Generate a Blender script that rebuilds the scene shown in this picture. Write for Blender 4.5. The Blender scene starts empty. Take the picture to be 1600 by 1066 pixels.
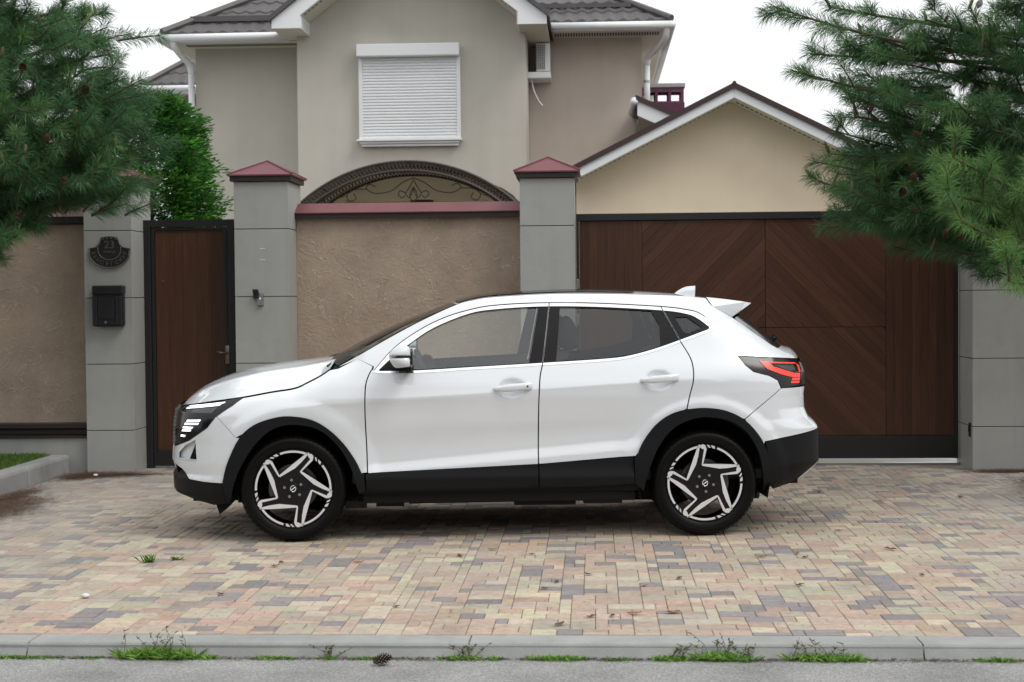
import bpy, bmesh, math, random
import numpy as np
from mathutils import Vector, Matrix
from mathutils.geometry import delaunay_2d_cdt

SC = bpy.context.scene
COL = SC.collection
R = math.radians

# ------------------------------------------------------------------ camera, sky, sun, exposure
cam_d = bpy.data.cameras.new("camera")
cam = bpy.data.objects.new("camera", cam_d)
COL.objects.link(cam)
cam_d.sensor_width = 36.0
cam_d.lens = 36.0 * 2430.0 / 1600.0
cam_d.clip_end = 3000.0
cam_d.clip_start = 0.05
cam_d.dof.use_dof = True
cam_d.dof.focus_distance = 10.0
cam_d.dof.aperture_fstop = 5.0
cam.matrix_world = (Matrix.Translation((0, 0, 1.55)) @ Matrix.Rotation(R(3.0), 4, 'Z')
                    @ Matrix.Rotation(R(90 - 1.58), 4, 'X') @ Matrix.Rotation(R(-0.5), 4, 'Z'))
SC.camera = cam

SUN_EL, SUN_AZ = 51.0, 122.0          # azimuth clockwise from +Y
world = bpy.data.worlds.new("World")
SC.world = world
world.use_nodes = True
wn = world.node_tree
for n in list(wn.nodes):
    wn.nodes.remove(n)
w_out = wn.nodes.new("ShaderNodeOutputWorld")
w_bg = wn.nodes.new("ShaderNodeBackground")
w_sky = wn.nodes.new("ShaderNodeTexSky")
w_sky.sky_type = 'NISHITA'
w_sky.sun_disc = False
w_sky.sun_elevation = R(SUN_EL)
w_sky.sun_rotation = R(SUN_AZ)
w_mix = wn.nodes.new("ShaderNodeMix")
w_mix.data_type = 'RGBA'
w_tc = wn.nodes.new("ShaderNodeTexCoord")
w_ns = wn.nodes.new("ShaderNodeTexNoise")
w_ns.inputs["Scale"].default_value = 1.6
w_ns.inputs["Detail"].default_value = 5.0
w_rmp = wn.nodes.new("ShaderNodeValToRGB")
w_rmp.color_ramp.elements[0].position = 0.3
w_rmp.color_ramp.elements[0].color = (15.6, 15.9, 16.3, 1)
w_rmp.color_ramp.elements[1].position = 0.75
w_rmp.color_ramp.elements[1].color = (20.4, 20.5, 20.6, 1)
wn.links.new(w_tc.outputs["Generated"], w_ns.inputs["Vector"])
wn.links.new(w_ns.outputs["Fac"], w_rmp.inputs["Fac"])
w_mix.inputs["Factor"].default_value = 0.9            # closed bright cloud cover over a little blue sky
wn.links.new(w_sky.outputs["Color"], w_mix.inputs["A"])
wn.links.new(w_rmp.outputs["Color"], w_mix.inputs["B"])
# overcast sky: a little brighter overhead than at the horizon
w_sep = wn.nodes.new("ShaderNodeSeparateXYZ")
wn.links.new(w_tc.outputs["Generated"], w_sep.inputs[0])
w_cie = wn.nodes.new("ShaderNodeMapRange")
w_cie.inputs["From Min"].default_value = 0.0
w_cie.inputs["From Max"].default_value = 1.0
w_cie.inputs["To Min"].default_value = 0.70
w_cie.inputs["To Max"].default_value = 1.0
wn.links.new(w_sep.outputs["Z"], w_cie.inputs["Value"])
w_scl = wn.nodes.new("ShaderNodeVectorMath")
w_scl.operation = 'SCALE'
wn.links.new(w_mix.outputs["Result"], w_scl.inputs[0])
wn.links.new(w_cie.outputs["Result"], w_scl.inputs["Scale"])
wn.links.new(w_scl.outputs["Vector"], w_bg.inputs["Color"])
w_bg.inputs["Strength"].default_value = 0.08
wn.links.new(w_bg.outputs["Background"], w_out.inputs["Surface"])

sun_d = bpy.data.lights.new("sun", 'SUN')
sun_d.energy = 1.35
sun_d.angle = R(24)
sun_d.color = (1.0, 0.97, 0.93)
sun = bpy.data.objects.new("sun", sun_d)
COL.objects.link(sun)
az, el = R(SUN_AZ), R(SUN_EL)
sdir = Vector((math.sin(az) * math.cos(el), math.cos(az) * math.cos(el), math.sin(el)))
sun.rotation_euler = sdir.to_track_quat('Z', 'Y').to_euler()

SC.view_settings.view_transform = 'Standard'
SC.view_settings.look = 'None'
SC.view_settings.gamma = 1.0
SC.view_settings.use_curve_mapping = False
SC.view_settings.exposure = 0.1
SC.cycles.max_bounces = 6
SC.cycles.transparent_max_bounces = 24
SC.cycles.sample_clamp_indirect = 6.0
SC.cycles.use_denoising = True

rng = np.random.default_rng(7)
rnd = random.Random(7)

# ------------------------------------------------------------------ materials
def mat(name, col, rough=0.6, metal=0.0, coat=0.0, spec=0.5, noise=None, bump=None, emit=None, wear=None, streak=0):
    """noise = (scale, amount, detail); bump = (scale, strength, distance); wear = (scale, colour, low, high)"""
    m = bpy.data.materials.new(name)
    m.use_nodes = True
    nt = m.node_tree
    p = nt.nodes["Principled BSDF"]
    p.inputs["Base Color"].default_value = (*col, 1)
    p.inputs["Roughness"].default_value = rough
    p.inputs["Metallic"].default_value = metal
    p.inputs["Coat Weight"].default_value = coat
    p.inputs["Coat Roughness"].default_value = 0.04
    p.inputs["Specular IOR Level"].default_value = spec
    tc = nt.nodes.new("ShaderNodeTexCoord")
    last = None
    if noise:
        t = nt.nodes.new("ShaderNodeTexNoise")
        t.inputs["Scale"].default_value = noise[0]
        t.inputs["Detail"].default_value = noise[2] if len(noise) > 2 else 5
        t.inputs["Roughness"].default_value = 0.65
        nt.links.new(tc.outputs["Object"], t.inputs["Vector"])
        mr = nt.nodes.new("ShaderNodeMapRange")
        mr.inputs["From Min"].default_value = 0.25
        mr.inputs["From Max"].default_value = 0.75
        mr.inputs["To Min"].default_value = 1 - noise[1]
        mr.inputs["To Max"].default_value = 1 + noise[1]
        nt.links.new(t.outputs["Fac"], mr.inputs["Value"])
        mx = nt.nodes.new("ShaderNodeVectorMath")
        mx.operation = 'SCALE'
        mx.inputs[0].default_value = col
        nt.links.new(mr.outputs["Result"], mx.inputs["Scale"])
        last = mx.outputs["Vector"]
        nt.links.new(last, p.inputs["Base Color"])
    if wear:
        t = nt.nodes.new("ShaderNodeTexNoise")
        t.inputs["Scale"].default_value = wear[0]
        t.inputs["Detail"].default_value = 6
        t.inputs["Roughness"].default_value = 0.7
        nt.links.new(tc.outputs["Object"], t.inputs["Vector"])
        mr = nt.nodes.new("ShaderNodeMapRange")
        mr.inputs["From Min"].default_value = wear[2]
        mr.inputs["From Max"].default_value = wear[3]
        nt.links.new(t.outputs["Fac"], mr.inputs["Value"])
        mx = nt.nodes.new("ShaderNodeMix")
        mx.data_type = 'RGBA'
        nt.links.new(mr.outputs["Result"], mx.inputs["Factor"])
        if last:
            nt.links.new(last, mx.inputs["A"])
        else:
            mx.inputs["A"].default_value = (*col, 1)
        mx.inputs["B"].default_value = (*wear[1], 1)
        last = mx.outputs["Result"]
        nt.links.new(last, p.inputs["Base Color"])
    if streak:                                   # faint vertical rain marks
        mp = nt.nodes.new("ShaderNodeMapping")
        mp.inputs["Scale"].default_value = (7, 7, .35)
        nt.links.new(tc.outputs["Object"], mp.inputs["Vector"])
        t = nt.nodes.new("ShaderNodeTexNoise")
        t.inputs["Scale"].default_value = 1.0
        t.inputs["Detail"].default_value = 5
        nt.links.new(mp.outputs[0], t.inputs["Vector"])
        mr = nt.nodes.new("ShaderNodeMapRange")
        mr.inputs["From Min"].default_value = .45
        mr.inputs["From Max"].default_value = .75
        mr.inputs["To Min"].default_value = 1.0
        mr.inputs["To Max"].default_value = 1.0 - 2 * streak
        nt.links.new(t.outputs["Fac"], mr.inputs["Value"])
        mx = nt.nodes.new("ShaderNodeVectorMath")
        mx.operation = 'SCALE'
        nt.links.new(last, mx.inputs[0])
        nt.links.new(mr.outputs["Result"], mx.inputs["Scale"])
        last = mx.outputs["Vector"]
        nt.links.new(last, p.inputs["Base Color"])
    if bump:
        t = nt.nodes.new("ShaderNodeTexNoise")
        t.inputs["Scale"].default_value = bump[0]
        t.inputs["Detail"].default_value = 4
        nt.links.new(tc.outputs["Object"], t.inputs["Vector"])
        b = nt.nodes.new("ShaderNodeBump")
        b.inputs["Strength"].default_value = bump[1]
        b.inputs["Distance"].default_value = bump[2]
        nt.links.new(t.outputs["Fac"], b.inputs["Height"])
        nt.links.new(b.outputs["Normal"], p.inputs["Normal"])
    if emit:
        p.inputs["Emission Color"].default_value = (*emit[0], 1)
        p.inputs["Emission Strength"].default_value = emit[1]
    return m

M = {}
M['render'] = mat('smooth_render', (.53, .50, .44), .9, noise=(1.2, .07, 7), bump=(140, .5, .004), wear=(.7, (.46, .43, .37), .5, .9), streak=.018)
M['render_brown'] = mat('brown_render', (.64, .55, .475), .9, noise=(1.1, .09, 7), bump=(140, .5, .004), wear=(.6, (.55, .465, .395), .45, .85), streak=.02)
M['render_cream'] = mat('cream_render', (.80, .675, .50), .9, noise=(1.3, .06, 7), bump=(120, .5, .004), streak=.012)
M['tile_grey'] = mat('grey_tile', (.335, .338, .318), .55, noise=(2.0, .07, 6), wear=(3.0, (.265, .27, .255), .5, .9), bump=(60, .1, .002), streak=.05)
M['joint'] = mat('dark_joint', (.06, .06, .06), .9)
M['cap_red'] = mat('burgundy_sheet', (.15, .045, .052), .55, spec=.3, noise=(3, .16))
M['cap_dark'] = mat('dark_sheet', (.025, .015, .015), .5)
M['white_metal'] = mat('white_metal', (.80, .81, .82), .4, noise=(2, .03))
M['soffit'] = mat('soffit', (.60, .57, .47), .6)
M['soffit_dark'] = mat('soffit_slots', (.03, .03, .03), .8)
M['roof_grey'] = mat('roof_grey', (.085, .078, .078), .5, noise=(5, .18), bump=(300, .15, .002))
M['roof_brown'] = mat('roof_brown', (.045, .022, .022), .45)
M['purple'] = mat('purple_sheet', (.13, .03, .075), .4)
M['gate_metal'] = mat('gate_metal', (.010, .009, .010), .5)
M['paint'] = mat('white_paint', (.70, .73, .755), .3, coat=1.0, spec=.5)
M['plastic'] = mat('black_plastic', (.009, .009, .010), .55, spec=.16, bump=(900, .2, .001))
M['gloss_black'] = mat('gloss_black', (.008, .008, .009), .12, spec=.4)
M['pillar_black'] = mat('satin_black', (.009, .009, .010), .45, spec=.15)
M['paint'].node_tree.nodes['Principled BSDF'].inputs['Coat IOR'].default_value = 1.75
M['chrome'] = mat('chrome', (.92, .92, .93), .10, metal=1)
M['black'] = mat('dull_black', (.006, .006, .006), .85)
M['tyre'] = mat('tyre', (.0035, .0035, .0035), .45, spec=.15, bump=(120, .25, .002))
M['rim_black'] = mat('rim_black', (.006, .006, .007), .25, spec=.35)
M['alloy'] = mat('alloy', (.86, .87, .88), .34, metal=.45)
M['steel'] = mat('steel', (.42, .42, .42), .35, metal=1)
M['disc'] = mat('brake_iron', (.13, .13, .13), .45, metal=1)
M['seat'] = mat('seat', (.09, .093, .10), .7)
M['interior'] = mat('interior', (.03, .031, .034), .8)
M['concrete'] = mat('concrete', (.30, .305, .295), .9, noise=(6, .14, 8), bump=(90, .5, .004), wear=(1.6, (.21, .212, .20), .45, .8))
M['kerb_dark'] = mat('kerb_dark', (.26, .26, .255), .9, noise=(6, .14, 8), bump=(70, .5, .004), wear=(2.2, (.17, .17, .165), .5, .8))
M['bronze'] = mat('bronze', (.025, .022, .02), .45, metal=.2)
M['bronze_light'] = mat('bronze_letter', (.13, .125, .115), .45, metal=.3)
M['mail'] = mat('mailbox', (.012, .012, .015), .38, bump=(400, .2, .001))
M['iron'] = mat('iron', (.16, .11, .09), .5)
M['lattice'] = mat('lattice', (.05, .038, .03), .55)
M['bark'] = mat('bark', (.085, .055, .04), .95, noise=(18, .4, 6), bump=(30, .8, .02))
M['twig'] = mat('twig', (.075, .05, .03), .9)
M['candle'] = mat('candle', (.105, .10, .045), .8)
M['cone'] = mat('cone', (.060, .030, .017), 1.0, spec=.1, noise=(60, .4))
M['soil'] = mat('soil', (.085, .06, .045), .95, noise=(9, .4, 8), bump=(60, .8, .02))
M['litter'] = mat('litter', (.10, .06, .04), .95)
M['leaf'] = mat('dry_leaf', (.11, .055, .035), .8, noise=(50, .3))
M['leaf_orange'] = mat('orange_leaf', (.27, .12, .06), .8, noise=(50, .3))
M['stone'] = mat('stone', (.6, .6, .58), .8, noise=(30, .15))
M['door_steel'] = mat('door_steel', (.22, .19, .16), .35, metal=.9)
M['lamp_white'] = mat('white_lamp_bar', (.9, .9, .9), .3, emit=((1, 1, 1), 1.6))
M['lamp_red'] = mat('red_lamp_bar', (.7, .02, .012), .25, emit=((1, .045, .025), .85))
M['lamp_grey'] = mat('grey_lamp', (.06, .06, .063), .25)
M['pole'] = mat('concrete_pole', (.4, .4, .39), .9)

def attr_mat(name, rough=.85, bump=None, mottling=None, translucent=0, grain=None):
    m = bpy.data.materials.new(name)
    m.use_nodes = True
    nt = m.node_tree
    p = nt.nodes["Principled BSDF"]
    p.inputs["Roughness"].default_value = rough
    p.inputs["Specular IOR Level"].default_value = .3
    a = nt.nodes.new("ShaderNodeAttribute")
    a.attribute_name = "col"
    nt.links.new(a.outputs["Color"], p.inputs["Base Color"])
    if translucent:
        tr = nt.nodes.new("ShaderNodeBsdfTranslucent")
        nt.links.new(a.outputs["Color"], tr.inputs["Color"])
        mx = nt.nodes.new("ShaderNodeMixShader")
        mx.inputs["Fac"].default_value = translucent
        out = next(n for n in nt.nodes if n.type == 'OUTPUT_MATERIAL')
        nt.links.new(p.outputs[0], mx.inputs[1])
        nt.links.new(tr.outputs[0], mx.inputs[2])
        nt.links.new(mx.outputs[0], out.inputs["Surface"])
    return m

M['needle'] = attr_mat('needle', .5, translucent=.35)
M['thuja'] = attr_mat('thuja_leaf', .6, translucent=.35)
M['grass'] = attr_mat('grass_blade', .6, translucent=.3)

def glass_mat(name, tint, gloss=1.0):
    m = bpy.data.materials.new(name)
    m.use_nodes = True
    nt = m.node_tree
    for n in list(nt.nodes):
        nt.nodes.remove(n)
    o = nt.nodes.new("ShaderNodeOutputMaterial")
    tr = nt.nodes.new("ShaderNodeBsdfTransparent")
    tr.inputs["Color"].default_value = (*tint, 1)
    gl = nt.nodes.new("ShaderNodeBsdfGlossy")
    gl.inputs["Roughness"].default_value = .01
    fr = nt.nodes.new("ShaderNodeFresnel")
    fr.inputs["IOR"].default_value = 1.52
    mx = nt.nodes.new("ShaderNodeMixShader")
    mul = nt.nodes.new("ShaderNodeMath")
    mul.operation = 'MULTIPLY'
    mul.inputs[1].default_value = gloss
    nt.links.new(fr.outputs["Fac"], mul.inputs[0])
    nt.links.new(mul.outputs["Value"], mx.inputs["Fac"])
    nt.links.new(tr.outputs["BSDF"], mx.inputs[1])
    nt.links.new(gl.outputs["BSDF"], mx.inputs[2])
    nt.links.new(mx.outputs["Shader"], o.inputs["Surface"])
    return m
M['glass'] = glass_mat('clear_glass', (.95, 1.0, .97), 2.9)
M['glass_dark'] = glass_mat('privacy_glass', (.70, .73, .73), 1.8)
M['glass_screen'] = glass_mat('windscreen_glass', (.42, .48, .43), 1.0)

def paver_mat(name, per_object):
    m = bpy.data.materials.new(name)
    m.use_nodes = True
    nt = m.node_tree
    L = nt.links.new
    p = nt.nodes["Principled BSDF"]
    p.inputs["Roughness"].default_value = .82
    p.inputs["Specular IOR Level"].default_value = .35
    if per_object:
        a = nt.nodes.new("ShaderNodeObjectInfo")
        base = a.outputs["Color"]
    else:
        a = nt.nodes.new("ShaderNodeAttribute")
        a.attribute_name = "col"
        base = a.outputs["Color"]
    g = nt.nodes.new("ShaderNodeNewGeometry")
    def ns(scale, detail, lo, hi, a0, a1):
        t = nt.nodes.new("ShaderNodeTexNoise")
        t.inputs["Scale"].default_value = scale
        t.inputs["Detail"].default_value = detail
        t.inputs["Roughness"].default_value = .65
        L(g.outputs["Position"], t.inputs["Vector"])
        r = nt.nodes.new("ShaderNodeMapRange")
        r.inputs["From Min"].default_value = lo
        r.inputs["From Max"].default_value = hi
        r.inputs["To Min"].default_value = a0
        r.inputs["To Max"].default_value = a1
        L(t.outputs["Fac"], r.inputs["Value"])
        return t, r.outputs["Result"]
    _, f1 = ns(22, 6, .25, .75, .74, 1.22)
    _, f2 = ns(160, 3, .3, .7, .90, 1.10)
    mm = nt.nodes.new("ShaderNodeMath"); mm.operation = 'MULTIPLY'
    L(f1, mm.inputs[0]); L(f2, mm.inputs[1])
    vm = nt.nodes.new("ShaderNodeVectorMath"); vm.operation = 'SCALE'
    L(base, vm.inputs[0]); L(mm.outputs[0], vm.inputs["Scale"])
    # grey dust and grime trodden into the corners of the yard and in loose patches
    sx = nt.nodes.new("ShaderNodeSeparateXYZ")
    L(g.outputs["Position"], sx.inputs[0])
    def rng_(sock, lo, hi):
        r = nt.nodes.new("ShaderNodeMapRange")
        r.inputs["From Min"].default_value = lo
        r.inputs["From Max"].default_value = hi
        L(sock, r.inputs["Value"])
        return r.outputs["Result"]
    d1 = rng_(sx.outputs["X"], -2.6, -4.4)
    d2 = rng_(sx.outputs["X"], 2.0, 3.6)
    mxx = nt.nodes.new("ShaderNodeMath"); mxx.operation = 'MAXIMUM'
    L(d1, mxx.inputs[0]); L(d2, mxx.inputs[1])
    _, pn = ns(1.1, 6, .35, .75, .0, .55)
    _, pn2 = ns(6, 6, .3, .7, .5, 1.0)
    ad = nt.nodes.new("ShaderNodeMath"); ad.operation = 'MULTIPLY_ADD'
    L(mxx.outputs[0], ad.inputs[0]); ad.inputs[1].default_value = .75; L(pn, ad.inputs[2])
    cl = nt.nodes.new("ShaderNodeMath"); cl.operation = 'MULTIPLY'; cl.use_clamp = True
    L(ad.outputs[0], cl.inputs[0]); L(pn2, cl.inputs[1])
    mix = nt.nodes.new("ShaderNodeMix"); mix.data_type = 'RGBA'
    L(cl.outputs[0], mix.inputs["Factor"])
    _, st = ns(1.7, 7, .56, .72, 1.0, .70)         # old damp and oil marks
    vs2 = nt.nodes.new("ShaderNodeVectorMath"); vs2.operation = 'SCALE'
    L(vm.outputs[0], vs2.inputs[0]); L(st, vs2.inputs["Scale"])
    L(vs2.outputs[0], mix.inputs["A"])
    mix.inputs["B"].default_value = (.245, .235, .22, 1)
    L(mix.outputs["Result"], p.inputs["Base Color"])
    t = nt.nodes.new("ShaderNodeTexNoise")
    t.inputs["Scale"].default_value = 180
    t.inputs["Detail"].default_value = 4
    L(g.outputs["Position"], t.inputs["Vector"])
    b = nt.nodes.new("ShaderNodeBump")
    b.inputs["Strength"].default_value = .45
    b.inputs["Distance"].default_value = .003
    L(t.outputs["Fac"], b.inputs["Height"])
    L(b.outputs["Normal"], p.inputs["Normal"])
    return m
M['paver_one'] = paver_mat('paver_piece', True)
M['paver_many'] = paver_mat('paver_field', False)

def asphalt_mat():
    m = bpy.data.materials.new('asphalt')
    m.use_nodes = True
    nt = m.node_tree
    L = nt.links.new
    p = nt.nodes["Principled BSDF"]
    p.inputs["Roughness"].default_value = .9
    g = nt.nodes.new("ShaderNodeNewGeometry")
    v = nt.nodes.new("ShaderNodeTexVoronoi")
    v.inputs["Scale"].default_value = 150
    L(g.outputs["Position"], v.inputs["Vector"])
    hs = nt.nodes.new("ShaderNodeSeparateColor")
    L(v.outputs["Color"], hs.inputs["Color"])
    cr = nt.nodes.new("ShaderNodeValToRGB")
    e = cr.color_ramp.elements
    e[0].position = 0; e[0].color = (.19, .188, .183, 1)
    e[1].position = 1; e[1].color = (.37, .366, .355, 1)
    k = cr.color_ramp.elements.new(.62); k.color = (.265, .262, .255, 1)
    L(hs.outputs["Red"], cr.inputs["Fac"])
    n = nt.nodes.new("ShaderNodeTexNoise")
    n.inputs["Scale"].default_value = 2.2
    n.inputs["Detail"].default_value = 8
    L(g.outputs["Position"], n.inputs["Vector"])
    r = nt.nodes.new("ShaderNodeMapRange")
    r.inputs["From Min"].default_value = .3; r.inputs["From Max"].default_value = .7
    r.inputs["To Min"].default_value = .72; r.inputs["To Max"].default_value = 1.14
    L(n.outputs["Fac"], r.inputs["Value"])
    s = nt.nodes.new("ShaderNodeVectorMath"); s.operation = 'SCALE'
    L(cr.outputs["Color"], s.inputs[0]); L(r.outputs["Result"], s.inputs["Scale"])
    L(s.outputs[0], p.inputs["Base Color"])
    b = nt.nodes.new("ShaderNodeBump")
    b.inputs["Strength"].default_value = .7; b.inputs["Distance"].default_value = .004
    L(v.outputs["Distance"], b.inputs["Height"])
    L(b.outputs["Normal"], p.inputs["Normal"])
    return m
M['asphalt'] = asphalt_mat()

def wood_mat(name, c0, c1):
    m = bpy.data.materials.new(name)
    m.use_nodes = True
    nt = m.node_tree
    L = nt.links.new
    p = nt.nodes["Principled BSDF"]
    p.inputs["Roughness"].default_value = .42
    p.inputs["Specular IOR Level"].default_value = .35
    tc = nt.nodes.new("ShaderNodeTexCoord")
    oi = nt.nodes.new("ShaderNodeObjectInfo")
    ofs = nt.nodes.new("ShaderNodeVectorMath"); ofs.operation = 'SCALE'
    ofs.inputs[0].default_value = (37, 11, 23)
    L(oi.outputs["Random"], ofs.inputs["Scale"])
    ad = nt.nodes.new("ShaderNodeVectorMath"); ad.operation = 'ADD'
    L(tc.outputs["Object"], ad.inputs[0]); L(ofs.outputs[0], ad.inputs[1])
    mp = nt.nodes.new("ShaderNodeMapping")
    mp.inputs["Scale"].default_value = (1.2, 30, 30)
    L(ad.outputs[0], mp.inputs["Vector"])
    n = nt.nodes.new("ShaderNodeTexNoise")
    n.inputs["Scale"].default_value = 2.0
    n.inputs["Detail"].default_value = 7
    n.inputs["Roughness"].default_value = .6
    n.inputs["Distortion"].default_value = .6
    L(mp.outputs[0], n.inputs["Vector"])
    cr = nt.nodes.new("ShaderNodeValToRGB")
    e = cr.color_ramp.elements
    e[0].position = .3; e[0].color = (*c0, 1)
    e[1].position = .72; e[1].color = (*c1, 1)
    L(n.outputs["Fac"], cr.inputs["Fac"])
    r = nt.nodes.new("ShaderNodeMapRange")
    r.inputs["To Min"].default_value = .80; r.inputs["To Max"].default_value = 1.18
    L(oi.outputs["Random"], r.inputs["Value"])
    s = nt.nodes.new("ShaderNodeVectorMath"); s.operation = 'SCALE'
    L(cr.outputs["Color"], s.inputs[0]); L(r.outputs["Result"], s.inputs["Scale"])
    L(s.outputs[0], p.inputs["Base Color"])
    return m
M['wood'] = wood_mat('gate_wood', (.050, .0205, .0105), (.093, .039, .021))

def plaster_mat():
    """trowelled decorative plaster: ridges and mottling"""
    m = bpy.data.materials.new('trowelled_plaster')
    m.use_nodes = True
    nt = m.node_tree
    L = nt.links.new
    p = nt.nodes["Principled BSDF"]
    p.inputs["Roughness"].default_value = .8
    tc = nt.nodes.new("ShaderNodeTexCoord")
    n0 = nt.nodes.new("ShaderNodeTexNoise")
    n0.inputs["Scale"].default_value = 3.0; n0.inputs["Detail"].default_value = 6
    L(tc.outputs["Object"], n0.inputs["Vector"])
    wv = nt.nodes.new("ShaderNodeVectorMath"); wv.operation = 'MULTIPLY_ADD'
    wv.inputs[1].default_value = (.55, .55, .55)
    L(n0.outputs["Color"], wv.inputs[0]); L(tc.outputs["Object"], wv.inputs[2])
    v = nt.nodes.new("ShaderNodeTexVoronoi")
    v.feature = 'DISTANCE_TO_EDGE'
    v.inputs["Scale"].default_value = 7.5
    L(wv.outputs[0], v.inputs["Vector"])
    line = nt.nodes.new("ShaderNodeMapRange")
    line.inputs["From Min"].default_value = .0; line.inputs["From Max"].default_value = .038
    line.inputs["To Min"].default_value = 1; line.inputs["To Max"].default_value = 0
    L(v.outputs["Distance"], line.inputs["Value"])
    n1 = nt.nodes.new("ShaderNodeTexNoise")
    n1.inputs["Scale"].default_value = 5; n1.inputs["Detail"].default_value = 8
    L(wv.outputs[0], n1.inputs["Vector"])
    gate = nt.nodes.new("ShaderNodeMapRange")
    gate.inputs["From Min"].default_value = .42; gate.inputs["From Max"].default_value = .58
    L(n1.outputs["Fac"], gate.inputs["Value"])
    lg = nt.nodes.new("ShaderNodeMath"); lg.operation = 'MULTIPLY'
    L(line.outputs[0], lg.inputs[0]); L(gate.outputs[0], lg.inputs[1])
    cr = nt.nodes.new("ShaderNodeValToRGB")
    e = cr.color_ramp.elements
    e[0].position = .3; e[0].color = (.27, .195, .14, 1)
    e[1].position = .7; e[1].color = (.42, .32, .235, 1)
    k = e.new(.5); k.color = (.34, .265, .205, 1)
    n2 = nt.nodes.new("ShaderNodeTexNoise")
    n2.inputs["Scale"].default_value = 2.0; n2.inputs["Detail"].default_value = 8
    n2.inputs["Roughness"].default_value = .7
    L(tc.outputs["Object"], n2.inputs["Vector"])
    L(n2.outputs["Fac"], cr.inputs["Fac"])
    mx = nt.nodes.new("ShaderNodeMix"); mx.data_type = 'RGBA'
    sc = nt.nodes.new("ShaderNodeMath"); sc.operation = 'MULTIPLY'; sc.inputs[1].default_value = .42
    L(lg.outputs[0], sc.inputs[0])
    L(sc.outputs[0], mx.inputs["Factor"])
    L(cr.outputs["Color"], mx.inputs["A"])
    mx.inputs["B"].default_value = (.66, .58, .47, 1)
    L(mx.outputs["Result"], p.inputs["Base Color"])
    hh = nt.nodes.new("ShaderNodeMath"); hh.operation = 'MULTIPLY_ADD'
    hh.inputs[1].default_value = .6
    L(lg.outputs[0], hh.inputs[0])
    n3 = nt.nodes.new("ShaderNodeTexNoise")
    n3.inputs["Scale"].default_value = 26; n3.inputs["Detail"].default_value = 7
    L(wv.outputs[0], n3.inputs["Vector"])
    L(n3.outputs["Fac"], hh.inputs[2])
    b = nt.nodes.new("ShaderNodeBump")
    b.inputs["Strength"].default_value = .8; b.inputs["Distance"].default_value = .009
    L(hh.outputs[0], b.inputs["Height"])
    L(b.outputs["Normal"], p.inputs["Normal"])
    return m
M['plaster'] = plaster_mat()

# ------------------------------------------------------------------ helpers
def link(o, parent=None):
    COL.objects.link(o)
    if parent is not None:
        o.parent = parent
    return o

def mesh_obj(name, verts, faces, m, parent=None, smooth=False):
    me = bpy.data.meshes.new(name)
    me.from_pydata([tuple(map(float, v)) for v in verts], [], [tuple(f) for f in faces])
    me.materials.append(m)
    if smooth:
        me.polygons.foreach_set("use_smooth", [True] * len(me.polygons))
    me.update()
    return link(bpy.data.objects.new(name, me), parent)

def tag(o, label=None, cat=None, group=None, kind=None):
    if label: o['label'] = label
    if cat: o['category'] = cat
    if group: o['group'] = group
    if kind: o['kind'] = kind
    return o

def thing(name, loc, label, cat, group=None, rz=0):
    o = bpy.data.objects.new(name, None)
    o.empty_display_size = .2
    COL.objects.link(o)
    o.location = loc
    o.rotation_euler = (0, 0, rz)
    return tag(o, label, cat, group)

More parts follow.
